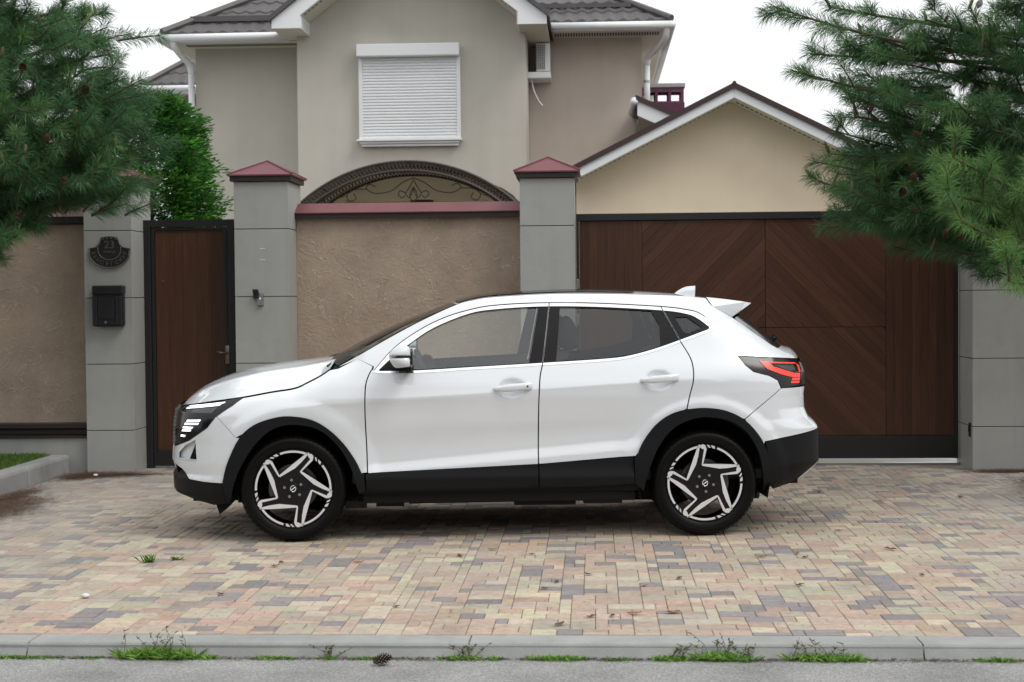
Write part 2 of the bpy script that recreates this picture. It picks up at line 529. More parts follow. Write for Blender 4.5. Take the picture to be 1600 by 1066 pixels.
class MB:
    """collects simple solids for one mesh object"""
    def __init__(self):
        self.v = []; self.f = []
    def add(self, vs, fs):
        b = len(self.v)
        self.v += [tuple(map(float, v)) for v in vs]
        self.f += [tuple(b + i for i in f) for f in fs]
        return self
    def box(self, x0, x1, y0, y1, z0, z1, ch=0.0):
        if ch <= 0:
            vs = [(x, y, z) for z in (z0, z1) for y in (y0, y1) for x in (x0, x1)]
            fs = [(0, 2, 3, 1), (4, 5, 7, 6), (0, 1, 5, 4), (2, 6, 7, 3), (0, 4, 6, 2), (1, 3, 7, 5)]
            return self.add(vs, fs)
        bm = bmesh.new()
        bmesh.ops.create_cube(bm, size=1)
        for v in bm.verts:
            v.co = Vector(((x0 + x1) / 2 + v.co.x * (x1 - x0), (y0 + y1) / 2 + v.co.y * (y1 - y0), (z0 + z1) / 2 + v.co.z * (z1 - z0)))
        bmesh.ops.bevel(bm, geom=bm.edges[:], offset=ch, segments=2, affect='EDGES', profile=.5)
        bm.verts.index_update()
        self.add([v.co for v in bm.verts], [[v.index for v in f.verts] for f in bm.faces])
        bm.free()
        return self
    def prism(self, pts, a0, a1, axis='y'):
        """polygon pts (u,v) extruded along an axis; axis y: (x,z), axis x: (y,z), axis z: (x,y)"""
        n = len(pts)
        def P(u, v, a):
            return (u, a, v) if axis == 'y' else ((a, u, v) if axis == 'x' else (u, v, a))
        vs = [P(u, v, a0) for u, v in pts] + [P(u, v, a1) for u, v in pts]
        fs = [tuple(range(n)), tuple(range(2 * n - 1, n - 1, -1))]
        fs += [(i, i + n, (i + 1) % n + n, (i + 1) % n) for i in range(n)]
        return self.add(vs, fs)
    def tube(self, pts, r, seg=8, caps=True):
        pts = [Vector(p) for p in pts]
        n = len(pts)
        rr = r if hasattr(r, '__len__') else [r] * n
        vs = []; fs = []
        up = Vector((0, 0, 1))
        for i, p in enumerate(pts):
            d = (pts[min(i + 1, n - 1)] - pts[max(i - 1, 0)])
            d = d.normalized() if d.length > 1e-9 else Vector((0, 0, 1))
            a = d.cross(up)
            if a.length < .05: a = d.cross(Vector((0, 1, 0)))
            a.normalize()
            b = d.cross(a)
            for k in range(seg):
                t = 2 * math.pi * k / seg
                vs.append(p + (a * math.cos(t) + b * math.sin(t)) * rr[i])
        for i in range(n - 1):
            for k in range(seg):
                fs.append((i * seg + k, i * seg + (k + 1) % seg, (i + 1) * seg + (k + 1) % seg, (i + 1) * seg + k))
        if caps:
            fs.append(tuple(range(seg - 1, -1, -1)))
            fs.append(tuple(range((n - 1) * seg, n * seg)))
        return self.add(vs, fs)
    def build(self, name, m, parent=None, smooth=False):
        o = mesh_obj(name, self.v, self.f, m, parent, smooth)
        bm = bmesh.new(); bm.from_mesh(o.data)
        bmesh.ops.recalc_face_normals(bm, faces=bm.faces[:])
        bm.to_mesh(o.data); bm.free()
        return o

def numpy_mesh(name, V, nper, cols, m, parent=None):
    """V: (n*nper,3) vertices of separate n-gons, cols per polygon"""
    n = len(V) // nper
    me = bpy.data.meshes.new(name)
    me.vertices.add(len(V))
    me.vertices.foreach_set("co", V.astype(np.float32).ravel())
    me.loops.add(n * nper)
    me.loops.foreach_set("vertex_index", np.arange(n * nper, dtype=np.int32))
    me.polygons.add(n)
    me.polygons.foreach_set("loop_start", np.arange(0, n * nper, nper, dtype=np.int32))
    me.update(calc_edges=True)
    me.validate()
    at = me.attributes.new("col", 'FLOAT_COLOR', 'POINT')
    c4 = np.ones((len(V), 4), np.float32)
    c4[:, :3] = np.repeat(cols, nper, axis=0) if len(cols) == n else cols
    at.data.foreach_set("color", c4.ravel())
    me.materials.append(m)
    return link(bpy.data.objects.new(name, me), parent)

def cr_spline(pts, per=8):
    P = [np.array(p, float) for p in pts]
    P = [2 * P[0] - P[1]] + P + [2 * P[-1] - P[-2]]
    out = []
    for i in range(1, len(P) - 2):
        p0, p1, p2, p3 = P[i - 1:i + 3]
        for k in range(per):
            t = k / per
            out.append(.5 * (2 * p1 + (p2 - p0) * t + (2 * p0 - 5 * p1 + 4 * p2 - p3) * t * t + (3 * p1 - p0 - 3 * p2 + p3) * t ** 3))
    out.append(P[-2])
    return out

# ------------------------------------------------------------------ the setting: ground, road, kerb, paving
ROAD_Z = -.066
g = MB()
g.add([(-900, -900, -.16), (900, -900, -.16), (900, 1500, -.16), (-900, 1500, -.16)], [(0, 1, 2, 3)])
tag(g.build('ground', M['soil']), kind='structure')
g = MB()
NX, NY = 60, 30
g.add([(-150, -9, ROAD_Z), (150, -9, ROAD_Z), (150, 6.93, ROAD_Z), (-150, 6.93, ROAD_Z)], [(0, 1, 2, 3)])
tag(g.build('road', M['asphalt']), kind='structure')

kerb = MB().box(-30, 30, 6.935, 7.105, -.15, -.012).build('kerb', M['concrete'])
tag(kerb, kind='structure')
x = -6.63
xs_k = [x]
while x < 6:
    x += 2.02
    xs_k.append(x)
for a, b in zip(xs_k[:-1], xs_k[1:]):
    e_, q_ = rnd.uniform(-.003, .003), rnd.uniform(-.003, .002)
    m_ = MB().prism([(6.912 + e_, -.14), (6.914 + e_, -.066), (6.942 + e_, -.009 + q_), (6.946 + e_, -.004 + q_), (6.953 + e_, q_), (7.104, q_), (7.108, -.004 + q_), (7.108, -.14)], a + .004, b - .004, 'x')
    m_.build('kerb_stone', M['concrete'], kerb)

PAV_X0, PAV_X1, PAV_Y0, PAV_Y1 = -4.74, 3.75, 7.114, 14.42
pv = MB().add([(PAV_X0, PAV_Y0, -.008), (PAV_X1, PAV_Y0, -.008), (PAV_X1, PAV_Y1, -.008), (PAV_X0, PAV_Y1, -.008)], [(0, 1, 2, 3)])
paving = pv.build('paving', mat('joint_sand', (.25, .225, .185), .95, noise=(14, .35)))
tag(paving, kind='structure')
PALETTE = [((.455, .395, .295), .35), ((.41, .305, .235), .36), ((.225, .202, .20), .20), ((.37, .315, .25), .09)]
def paver_colour():
    t = rnd.random(); s = 0
    for c, w in PALETTE:
        s += w
        if t <= s: break
    k = rnd.uniform(.86, 1.13)
    return tuple(v * k * rnd.uniform(.96, 1.04) for v in c)
ROW = .1205
def paver_geom(w, d):
    """top-chamfered brick, footprint w x d, centred, top at z = 0"""
    g_, c, h = .0013, .0032, .05
    a, b = w / 2 - g_, d / 2 - g_
    vs = [(-a, -b, -h), (a, -b, -h), (a, b, -h), (-a, b, -h),
          (-a, -b, -c), (a, -b, -c), (a, b, -c), (-a, b, -c),
          (-a + c, -b + c, 0), (a - c, -b + c, 0), (a - c, b - c, 0), (-a + c, b - c, 0)]
    fs = [(8, 9, 10, 11)]
    for lo in (0, 4):
        for i in range(4):
            j = (i + 1) % 4
            fs.append((lo + i, lo + j, lo + 4 + j, lo + 4 + i))
    return vs, fs
bricks = []
U = .0600
ncx, ncy = int((PAV_X1 - PAV_X0) / U), int((PAV_Y1 - PAV_Y0) / U)
occ = np.zeros((ncy, ncx), np.int32)
tint = {}
SIZES = [(2, 2, .40), (3, 2, .27), (2, 1, .12), (1, 2, .12), (2, 3, .02), (3, 1, .07)]
bid = 0
for j in range(ncy):
    for i in range(ncx):
        if occ[j, i]: continue
        opts = [(w_, d_, p_) for w_, d_, p_ in SIZES if i + w_ <= ncx and j + d_ <= ncy and not occ[j:j + d_, i:i + w_].any()]
        if not opts: opts = [(1, 1, 1.)]
        t_ = rnd.random() * sum(o_[2] for o_ in opts)
        for w_, d_, p_ in opts:
            t_ -= p_
            if t_ <= 0: break
        bid += 1
        occ[j:j + d_, i:i + w_] = bid
        nb = [tint[k_] for k_ in ((occ[j - 1, i] if j else 0), (occ[j, i - 1] if i else 0)) if k_ in tint]
        if nb and rnd.random() < .22:
            q_ = rnd.choice(nb)
            c = tuple(v * rnd.uniform(.95, 1.05) for v in q_)
        else:
            c = paver_colour()
        tint[bid] = c
        bricks.append((PAV_X0 + (i + w_ / 2) * U, PAV_Y0 + (j + d_ / 2) * U, w_ * U, d_ * U, c, j))
near = [b for b in bricks if -2.95 < b[0] < 2.1]
near.sort(key=lambda b: b[1])
near = near[:298]
near_ids = set(id(b) for b in near)
shared = {}
for b in near:
    key = (round(b[2], 4), round(b[3], 4))
    if key not in shared:
        vs, fs = paver_geom(b[2], b[3])
        me = bpy.data.meshes.new('brick')
        me.from_pydata(vs, [], fs)
        me.materials.append(M['paver_one'])
        shared[key] = me
    o = link(bpy.data.objects.new('brick', shared[key]), paving)
    o.location = (b[0], b[1], rnd.uniform(-.0012, .0015))
    o.rotation_euler = (rnd.uniform(-.004, .004), rnd.uniform(-.004, .004), rnd.uniform(-.008, .008))
    o.color = (*b[4], 1)
V = []; F = []; Cc = []
for b in bricks:
    if id(b) in near_ids: continue
    vs, fs = paver_geom(b[2], b[3])
    dz = rnd.uniform(-.0012, .0015); base = len(V)
    rt = rnd.uniform(-.008, .008)
    V += [(b[0] + p[0] - p[1] * rt, b[1] + p[1] + p[0] * rt, p[2] + dz + p[0] * .004) for p in vs]
    F += [tuple(base + i for i in f) for f in fs]
    Cc += [(*b[4], 1)] * 12
field = mesh_obj('paver_field', V, F, M['paver_many'], paving)
at = field.data.attributes.new("col", 'FLOAT_COLOR', 'POINT')
at.data.foreach_set("color", np.array(Cc, np.float32).ravel())
field['kind'] = 'stuff'

# planting strip with its raised kerb, by the house-number pillar
MB().box(-9, -4.93, 7.2, 13.85, -.15, .10).build('planting_bed', M['soil'])
tag(bpy.data.objects['planting_bed'], kind='structure')
bk = MB().box(-4.90, -4.80, 7.3, 13.82, -.1, .1).build('bed_kerb', M['kerb_dark'])
tag(bk, kind='structure')
yy = 13.835
for ln in (1.05, 1.0, 1.0, 1.0, 1.0, 1.0):
    MB().box(-4.93, -4.745, yy - ln + .006, yy, -.1, .165 + rnd.uniform(-.004, .004), .03).build('kerb_stone', M['kerb_dark'], bk)
    yy -= ln
# yard surface behind the fence and bed by the far gate pillar
MB().box(-14, 10, 14.45, 60, -.15, -.02).build('yard', M['concrete'])
tag(bpy.data.objects['yard'], kind='structure')
MB().box(3.77, 9, 7.2, 13.82, -.15, -.004).build('soil_strip', M['soil'])
tag(bpy.data.objects['soil_strip'], kind='structure')

# ------------------------------------------------------------------ fence: pillars, walls, gates
COURSES = [-.006, .385, .985, 1.583, 2.19, 2.615]
def pillar(x0, x1, y0, y1, label, cap=True, zoff=0.0, cap_oh=.05):
    t = thing('gate_pillar', ((x0 + x1) / 2, y0, 0), label, 'pillar', 'tiled fence pillars')
    cx = (x0 + x1) / 2
    w = (x1 - x0) / 2
    d = y1 - y0
    MB().box(-w + .014, w - .014, .014, d - .014, -.05, 2.60).build('core', M['joint'], t)
    for a, b in zip(COURSES[:-1], COURSES[1:]):
        z0, z1 = a + zoff + .0035, b + zoff - .0035
        e = rnd.uniform(-.0015, .0015)
        MB().box(-w, w, e, .012 + e, z0, z1, .002).build('tile', M['tile_grey'], t)
        MB().box(-w, w, d - .012, d, z0, z1, .002).build('tile', M['tile_grey'], t)
        MB().box(-w + e * .6, -w + .012, .0155, d - .0155, z0, z1, .002).build('tile', M['tile_grey'], t)
        MB().box(w - .012, w - e * .6, .0155, d - .0155, z0, z1, .002).build('tile', M['tile_grey'], t)
    if cap:
        o = cap_oh
        zc = 2.617
        c = MB().box(-w - o * .6, w + o * .6, -o * .6, d + o * .6, zc, zc + .045).build('cap_band', M['cap_dark'], t)
        p = MB()
        b0 = [(-w - o, -o, zc + .046), (w + o, -o, zc + .046), (w + o, d + o, zc + .046), (-w - o, d + o, zc + .046)]
        b1 = [(v[0], v[1], zc + .058) for v in b0]
        p.add(b0 + b1 + [(0, d / 2, zc + .205)],
              [(3, 2, 1, 0)] + [(i, (i + 1) % 4, 4 + (i + 1) % 4, 4 + i) for i in range(4)] + [(4 + i, 4 + (i + 1) % 4, 8) for i in range(4)])
        p.build('cap', M['cap_red'], t)
        s = MB()
        for cxy in b1:
            s.tube([(cxy[0], cxy[1], cxy[2] + .004), (0, d / 2, zc + .207)], .008, 6)
        s.build('cap_seam', M['cap_red'], t)
    return t
pillar(-4.585, -4.15, 13.83, 14.45, 'grey tiled pillar carrying the house number plate and mailbox')
pillar(-3.212, -2.722, 13.83, 14.43, 'grey tiled pillar with burgundy cap between small gate and plaster wall')
pillar(-.645, -.159, 13.83, 14.43, 'grey tiled pillar with burgundy cap beside the wide chevron gate')
pillar(3.322, 3.83, 13.83, 14.43, 'shaded grey tiled pillar under the pine at the end of the wide gate')

t = thing('fence_wall', (-1.7, 14.2, 0), 'brown trowelled plaster wall with burgundy coping behind the car', 'wall')
MB().box(-1.02, 1.05, 0, .2, -.1, 2.30).build('plaster_panel', M['plaster'], t)
c = MB().prism([(-.085, 2.338), (-.085, 2.346), (.10, 2.44), (.285, 2.346), (.285, 2.338)], -1.09, 1.053, 'x')
c.build('coping', M['cap_red'], t)
MB().box(-1.075, 1.05, -.065, .265, 2.292, 2.337).build('coping_band', M['cap_dark'], t)

t = thing('fence_wall', (-6.5, 14.1, 0), 'dim brown plaster wall over a grey base behind the grass strip', 'wall')
MB().box(-4, 1.90, 0, .2, .42, 2.26).build('plaster_panel', M['plaster'], t)
MB().box(-4, 1.905, -.19, .15, -.1, .315).build('base', M['tile_grey'], t)
MB().box(-4, 1.905, -.215, .1, .316, .335).box(-4, 1.905, -.15, .1, .336, .40, .01).box(-4, 1.905, -.19, .1, .401, .44).build('ledge', M['cap_dark'], t)
MB().box(-4, 1.90, -.06, .26, 2.27, 2.33).build('coping_band', M['cap_dark'], t)
MB().prism([(-.085, 2.331), (.10, 2.43), (.285, 2.331)], -4, 1.90, 'x').build('coping', M['cap_red'], t)

# small gate
t = thing('pedestrian_gate', (-3.73, 14.2, 0), 'narrow dark framed gate with brown wood panel and lever handle', 'gate')
f_ = MB()
f_.box(-.435, -.355, 0, .07, -.02, 2.30, .004).box(.36, .43, 0, .07, -.02, 2.30, .004)
f_.box(-.355, .36, 0.001, .069, 2.235, 2.298)
f_.build('gate_frame', M['gate_metal'], t)
l_ = MB()
l_.box(-.35, -.318, .012, .06, .02, 2.23).box(.328, .355, .012, .06, .02, 2.23).box(-.318, .328, .013, .059, 2.205, 2.229).box(-.318, .328, .013, .059, .02, .165)
l_.build('leaf_frame', M['gate_metal'], t)
def plank(pts, y, parent, ang, thick=.018, name='plank'):
    """plank with polygon outline pts in (x,z), laid with its local X along the grain"""
    c = np.mean(np.array(pts), axis=0)
    ca, sa = math.cos(ang), math.sin(ang)
    loc = [((p[0] - c[0]) * ca + (p[1] - c[1]) * sa, -(p[0] - c[0]) * sa + (p[1] - c[1]) * ca) for p in pts]
    n = len(loc)
    cc = np.mean(np.array(loc), axis=0)
    def ins(p, d):
        v = np.array(p) - cc
        L_ = np.linalg.norm(v)
        return tuple(cc + v * (1 - d * .5 / max(L_, d)))
    vs = [(p[0], thick, p[1]) for p in loc] + [(p[0], .003, p[1]) for p in loc] + [(ins(p, .004)[0], 0, ins(p, .004)[1]) for p in loc]
    fs = [tuple(range(2 * n, 3 * n))]
    for lo in (0, n):
        fs += [(lo + i, lo + (i + 1) % n, lo + n + (i + 1) % n, lo + n + i) for i in range(n)]
    fs.append(tuple(range(n - 1, -1, -1)))
    o = mesh_obj(name, vs, fs, M['wood'], parent)
    o.location = (c[0], y, c[1])
    o.rotation_euler = (0, -ang, 0)
    return o
for i in range(5):
    a = -.317 + i * .1288
    plank([(a + .0006, .167), (a + .1282, .167), (a + .1282, 2.204), (a + .0006, 2.204)], .03, t, math.pi / 2)
h = MB().box(.333, .373, -.008, .012, .965, 1.135, .004)
h.tube([(.353, -.005, 1.07), (.353, -.045, 1.07)], .011, 8)
h.tube([(.353, -.045, 1.07), (.30, -.05, 1.072), (.262, -.046, 1.082)], .009, 8)
h.tube([(.353, -.01, 1.0), (.353, -.015, 1.0)], .009, 8)
h.build('lever_handle', M['door_steel'], t, True)
MB().tube([(-.243, .03, 1.735), (-.243, .022, 1.735)], .012, 10).build('peephole', M['door_steel'], t)

# wide gate with the chevron boards
t = thing('driveway_gate', (1.57, 14.3, 0), 'wide sliding gate of brown chevron boards in a black frame', 'gate')
GX0, GX1 = -.124 - 1.57, 3.27 - 1.57
f_ = MB()
f_.box(-1.72, -1.695, -.01, .06, .06, 2.315).box(1.70, 1.735, -.01, .06, .06, 2.315)
f_.box(-1.695, 1.70, -.011, .061, 2.252, 2.316, .003).box(-1.695, 1.70, -.011, .061, .062, .268, .003)
f_.build('gate_frame', M['gate_metal'], t)
MB().box(-1.69, 1.69, .03, .05, .26, 2.26).build('backing', M['gate_metal'], t)
for hx in (1.30, 1.62):
    MB().box(-1.725, -1.70, -.03, -.012, hx, hx + .10, .004).build('hinge', M['steel'], t)
def clip_half(poly, nx, nz, d):
    out = []
    n = len(poly)
    for i in range(n):
        p, q = poly[i], poly[(i + 1) % n]
        a = p[0] * nx + p[1] * nz - d
        b = q[0] * nx + q[1] * nz - d
        if a >= 0: out.append(p)
        if (a >= 0) != (b >= 0):
            s = a / (a - b)
            out.append((p[0] + (q[0] - p[0]) * s, p[1] + (q[1] - p[1]) * s))
    return out
def strips(rect, ang, w, parent, y=.012):
    x0, x1, z0, z1 = rect
    dx, dz = math.cos(ang), math.sin(ang)
    nx, nz = -dz, dx
    base = [(x0, z0), (x1, z0), (x1, z1), (x0, z1)]
    ds = [p[0] * nx + p[1] * nz for p in base]
    lo, hi = min(ds), max(ds)
    k = 0
    cxz = ((x0 + x1) / 2, (z0 + z1) / 2)
    o_ = math.floor(lo / w) * w
    while o_ < hi:
        p = clip_half(base, nx, nz, o_ + .0006)
        if p: p = clip_half(p, -nx, -nz, -(o_ + w - .0006))
        o_ += w
        if len(p) >= 3:
            A = abs(sum(p[i][0] * p[(i + 1) % len(p)][1] - p[(i + 1) % len(p)][0] * p[i][1] for i in range(len(p)))) / 2
            if A > .0006:
                plank(p, y + rnd.uniform(-.001, .001), parent, ang)
ZM = 1.261
L0, L1, L2, L3 = .449 - 1.57, 1.571 - 1.57, 2.66 - 1.57, GX1
for (za, zb) in ((.27, ZM - .002), (ZM + .002, 2.25)):
    up = za > 1
    strips((L0 + .002, L1 - .002, za, zb), R(45), .082, t)
    strips((L1 + .002, L2 - .002, za, zb), R(-45), .082, t)
n = 7
for i in range(n):
    a = GX0 + (L0 - GX0) * i / n; b = GX0 + (L0 - GX0) * (i + 1) / n
    plank([(a + .0006, .27), (b - .0006, .27), (b - .0006, 2.25), (a + .0006, 2.25)], .012, t, math.pi / 2)
n = 8
for i in range(n):
    a = L2 + (L3 - L2) * i / n; b = L2 + (L3 - L2) * (i + 1) / n
    plank([(a + .0006, .27), (b - .0006, .27), (b - .0006, 2.25), (a + .0006, 2.25)], .012, t, math.pi / 2)
tr = MB().box(-.15, 3.32, 14.27, 14.36, -.03, .022).build('gate_track', M['steel'])
tag(tr, 'low dark metal track on the paving under the wide gate', 'track')

# plate, mailbox, intercom, socket
PX, PZ, PY = -4.348, 1.985, 13.826
t = thing('house_number_plate', (PX, PY, PZ), 'dark cast plate with house number and street name on the pillar', 'plate')
out = []
out += [(-.188, .045)]
for k in range(13):
    a = math.pi * (1 + k / 12)
    out.append((.188 * math.cos(a), .0 + .135 * math.sin(a)))
out += [(.188, .045), (.13, .055), (.095, .085), (.085, .115)]
for k in range(9):
    a = math.pi * k / 8
    out.append((.085 * math.cos(a), .12 + .035 * math.sin(a)))
out += [(-.085, .115), (-.095, .085), (-.13, .055)]
pl_o = MB().prism(out, -.012, 0, 'y').build('plate', M['bronze'], t)
rim = MB()
rim.tube([(p[0] * .97, -.013, p[1] * .97) for p in out + out[:1]], .0055, 6)
inner = [(.105 * math.cos(math.pi * (1 + k / 12)), .03 + .09 * math.sin(math.pi * (1 + k / 12))) for k in range(13)]
rim.tube([(-.105, -.013, .06)] + [(p[0], -.013, p[1]) for p in inner] + [(.105, -.013, .06)], .0045, 6)
for sx in (-1, 1):
    sp = [(sx * (.062 + .016 * (1 - k / 14) * math.cos(k * .7)), -.014, .133 + .016 * (1 - k / 14) * math.sin(k * .7)) for k in range(14)]
    rim.tube(sp, .004, 5)
    sp = [(sx * (.022 + .016 * (1 - k / 14) * math.cos(k * .7)), -.014, .14 + .014 * (1 - k / 14) * math.sin(k * .7)) for k in range(14)]
    rim.tube(sp, .004, 5)
rim.build('raised_border', M['bronze_light'], t, True)
def text_mesh(name, s, size, loc, parent, m, rot=0, ext=.003):
    cu = bpy.data.curves.new(name, 'FONT')
    cu.body = s
    cu.size = size
    cu.extrude = ext
    cu.align_x = 'CENTER'
    cu.align_y = 'CENTER'
    tmp = bpy.data.objects.new(name, cu)
    COL.objects.link(tmp)
    dg = bpy.context.evaluated_depsgraph_get()
    me = bpy.data.meshes.new_from_object(tmp.evaluated_get(dg))
    bpy.data.objects.remove(tmp)
    me.materials.clear(); me.materials.append(m)
    me.transform(Matrix.Translation(loc) @ Matrix.Rotation(math.pi / 2, 4, 'X') @ Matrix.Rotation(rot, 4, 'Z'))
    return link(bpy.data.objects.new(name, me), parent)
text_mesh('number', "23", .098, (0, -.014, .075), t, M['bronze_light'])
text_mesh('word', "УЛИЦА", .032, (0, -.014, .010), t, M['bronze_light'])
word = "БЕЙСУГСКАЯ"
for i, chh in enumerate(word):
    a = R(186 + 168 * i / (len(word) - 1))
    text_mesh('letter', chh, .048, (.146 * math.cos(a), -.014, .012 + .108 * math.sin(a)), t, M['bronze_light'], rot=a + math.pi / 2)

t = thing('mailbox', (-4.35, 13.828, 1.505), 'black plastic mailbox with rounded corners on the pillar', 'mailbox')
MB().box(-.14, .14, -.075, 0, -.18, .18, .018).build('box', M['mail'], t, False)
MB().box(-.145, .145, -.088, -.0, .105, .19, .015).build('lid', M['mail'], t)
MB().box(-.085, .055, -.085, -.07, -.11, .075, .006).build('door_panel', M['mail'], t)
MB().box(.075, .135, -.088, -.07, -.175, .10, .012).build('side_rib', M['mail'], t)
MB().box(-.14, -.095, -.082, -.07, -.175, .10, .01).build('side_rib', M['mail'], t)
MB().tube([(-.02, -.074, -.14), (-.02, -.084, -.14)], .011, 10).build('lock', M['steel'], t)

t = thing('intercom', (-2.995, 13.829, 1.575), 'small dark intercom with canopy on the grey pillar', 'intercom')
MB().prism([(0, -.075), (-.03, -.07), (-.03, .02), (0, .035)], -.01, .042, 'x').build('body', M['steel'], t)
MB().prism([(0, .035), (-.065, .075), (-.07, .068), (-.035, .02), (-.03, -.01), (0, -.01)], -.045, .004, 'x').build('hood', M['mail'], t)
MB().tube([(.016, -.03, -.01), (.016, -.034, -.01)], .009, 10).build('button', M['white_metal'], t)
t = thing('wall_socket', (3.312, 13.92, .35), 'small black outlet box low on the shaded pillar side', 'outlet')
MB().box(0, .014, -.03, .03, -.06, .065, .004).build('box', M['mail'], t)
MB().box(-.004, .0, -.022, .022, -.015, .045).build('flap', M['gloss_black'], t)
for zz in (2.012, 1.912):
    MB().box(-2.985, -2.935, 13.826, 13.8285, zz - .0025, zz + .0025).build('paint_mark', M['white_metal'])
    tag(bpy.data.objects[[o.name for o in bpy.data.objects if o.name.startswith('paint_mark')][-1]],
        'short white mark on the grey pillar above the intercom, ' + ('upper' if zz > 2 else 'lower') + ' of two', 'mark', 'white marks on the pillar')


# ------------------------------------------------------------------ the house behind the fence
HX, HY = -2.38, 20.5
house = thing('house', (HX, HY, 0), 'two storey rendered house with grey tiled roof and shuttered upper window', 'house')
def H(x): return x - HX
def D(y): return y - HY
outl = [(H(-3.89), -.1), (H(-3.76), -.1), (H(-3.76), 2.72)]
for k in range(17):
    a = math.pi * (1 - k / 16)
    outl.append((H(-2.35) + 1.41 * math.cos(a), 2.72 + .50 * math.sin(a)))
outl += [(H(-.94), 2.72), (H(-.94), -.1), (H(-.868), -.1), (H(-.868), 5.142), (H(-2.33), 6.268), (H(-3.89), 5.067)]
MB().prism(outl, 0, .25, 'y').build('wall', M['render'], house)
w = MB()
w.box(H(-3.89), H(-3.64), .2502, 3.2, -.1, 5.05).box(H(-1.12), H(-.868), .2502, 3.2, -.1, 5.05)
w.build('wall', M['render'], house)
w = MB()
w.box(H(-5.455), H(-3.892), D(21.3), D(21.55), -.1, 5.06)
w.box(H(-5.455), H(-5.2), D(21.552), D(31), -.1, 5.06)
w.build('wall', M['render'], house)
w = MB()
w.box(H(-.866), H(.70), D(21.8), D(22.05), -.1, 5.2)
w.box(H(.45), H(.70), D(22.052), D(31), -.1, 5.2)
w.build('wall', M['render_brown'], house)
# porch inside the arch
w = MB()
w.box(H(-3.63), H(-1.13), D(20.95), D(21.2), 2.90, 3.5)
w.box(H(-3.63), H(-1.13), D(21.2), D(22.6), 2.895, 3.1)
w.box(H(-3.63), H(-1.13), D(22.6), D(22.8), -.1, 2.89)
w.box(H(-3.63), H(-3.35), D(20.96), D(21.19), -.1, 2.898)
w.box(H(-1.40), H(-1.13), D(20.96), D(21.19), -.1, 2.898)
w.build('porch_recess', M['render_cream'], house)
lp = MB().tube([(H(-2.33), D(21.25), 2.893), (H(-2.33), D(21.25), 2.862)], .16, 20).build('porch_lamp', M['lattice'], house, False)
MB().tube([(H(-2.33), D(21.25), 2.86), (H(-2.33), D(21.25), 2.79)], [.12, .10], 20).build('shade', M['white_metal'], lp, False)
# barrel canopy with lattice truss and scrollwork
ca_x, ca_z, ca_r = H(-2.345), 1.235, 2.065
a_end = math.asin(1.43 / ca_r)
def arc(r, y, n=36, dx=0):
    return [(ca_x + dx + r * math.sin(-a_end + 2 * a_end * k / n), y, ca_z + r * math.cos(-a_end + 2 * a_end * k / n)) for k in range(n + 1)]
cv = MB()
A, B = arc(ca_r, D(19.62)), arc(ca_r, D(20.49))
A2, B2 = arc(ca_r - .012, D(19.62)), arc(ca_r - .012, D(20.49))
n = len(A)
cv.add(A + B + A2 + B2, [(i, i + 1, n + i + 1, n + i) for i in range(n - 1)] + [(2 * n + i, 3 * n + i, 3 * n + i + 1, 2 * n + i + 1) for i in range(n - 1)]
       + [(i, 2 * n + i, 2 * n + i + 1, i + 1) for i in range(n - 1)])
canopy = cv.build('canopy', mat('canopy_sheet', (.11, .085, .06), .4), house)
tr = MB()
for y_, r_ in ((19.60, ca_r - .01), (19.60, ca_r - .125), (20.40, ca_r - .02), (20.40, ca_r - .125)):
    tr.tube(arc(r_, D(y_)), .016, 6)
for y_ in (19.60, 20.40):
    o1, o2 = arc(ca_r - .02, D(y_), 64), arc(ca_r - .12, D(y_), 64)
    for k in range(64):
        tr.tube([o1[k], o2[k + 1]], .006, 4, False)
        tr.tube([o2[k], o1[k + 1]], .006, 4, False)
o1, o2 = arc(ca_r - .02, D(19.6), 8), arc(ca_r - .02, D(20.4), 8)
for p, q in zip(o1, o2):
    tr.tube([p, q], .014, 5)
tr.build('lattice', M['lattice'], canopy)
sw = MB()
def curl(pts, r=.007):
    for s in (-1, 1):
        sw.tube([(ca_x + s * p[0], D(20.36), p[1]) for p in cr_spline(pts, 6)], r, 5)
zc = ca_z + ca_r - .16
curl([(0, zc), (.14, zc - .06), (.3, zc - .17), (.5, zc - .20), (.62, zc - .14), (.58, zc - .08), (.50, zc - .11)])
curl([(0, zc - .02), (.05, zc - .12), (.10, zc - .2), (.06, zc - .26), (.02, zc - .2), (.0, zc - .14)])
curl([(0, zc - .12), (.045, zc - .2), (.04, zc - .27), (0, zc - .31)])
curl([(.10, zc - .2), (.17, zc - .17), (.2, zc - .22), (.15, zc - .26), (.11, zc - .23)])
curl([(.62, zc - .14), (.78, zc - .15), (.88, zc - .22), (.84, zc - .3), (.76, zc - .27), (.79, zc - .2)])
curl([(.88, zc - .22), (1.0, zc - .26), (1.08, zc - .34), (1.04, zc - .42), (.97, zc - .38), (.99, zc - .32)])
curl([(1.05, zc - .30), (1.18, zc - .38), (1.22, zc - .46), (1.17, zc - .5), (1.12, zc - .45)])
sw.build('scrollwork', M['iron'], canopy)

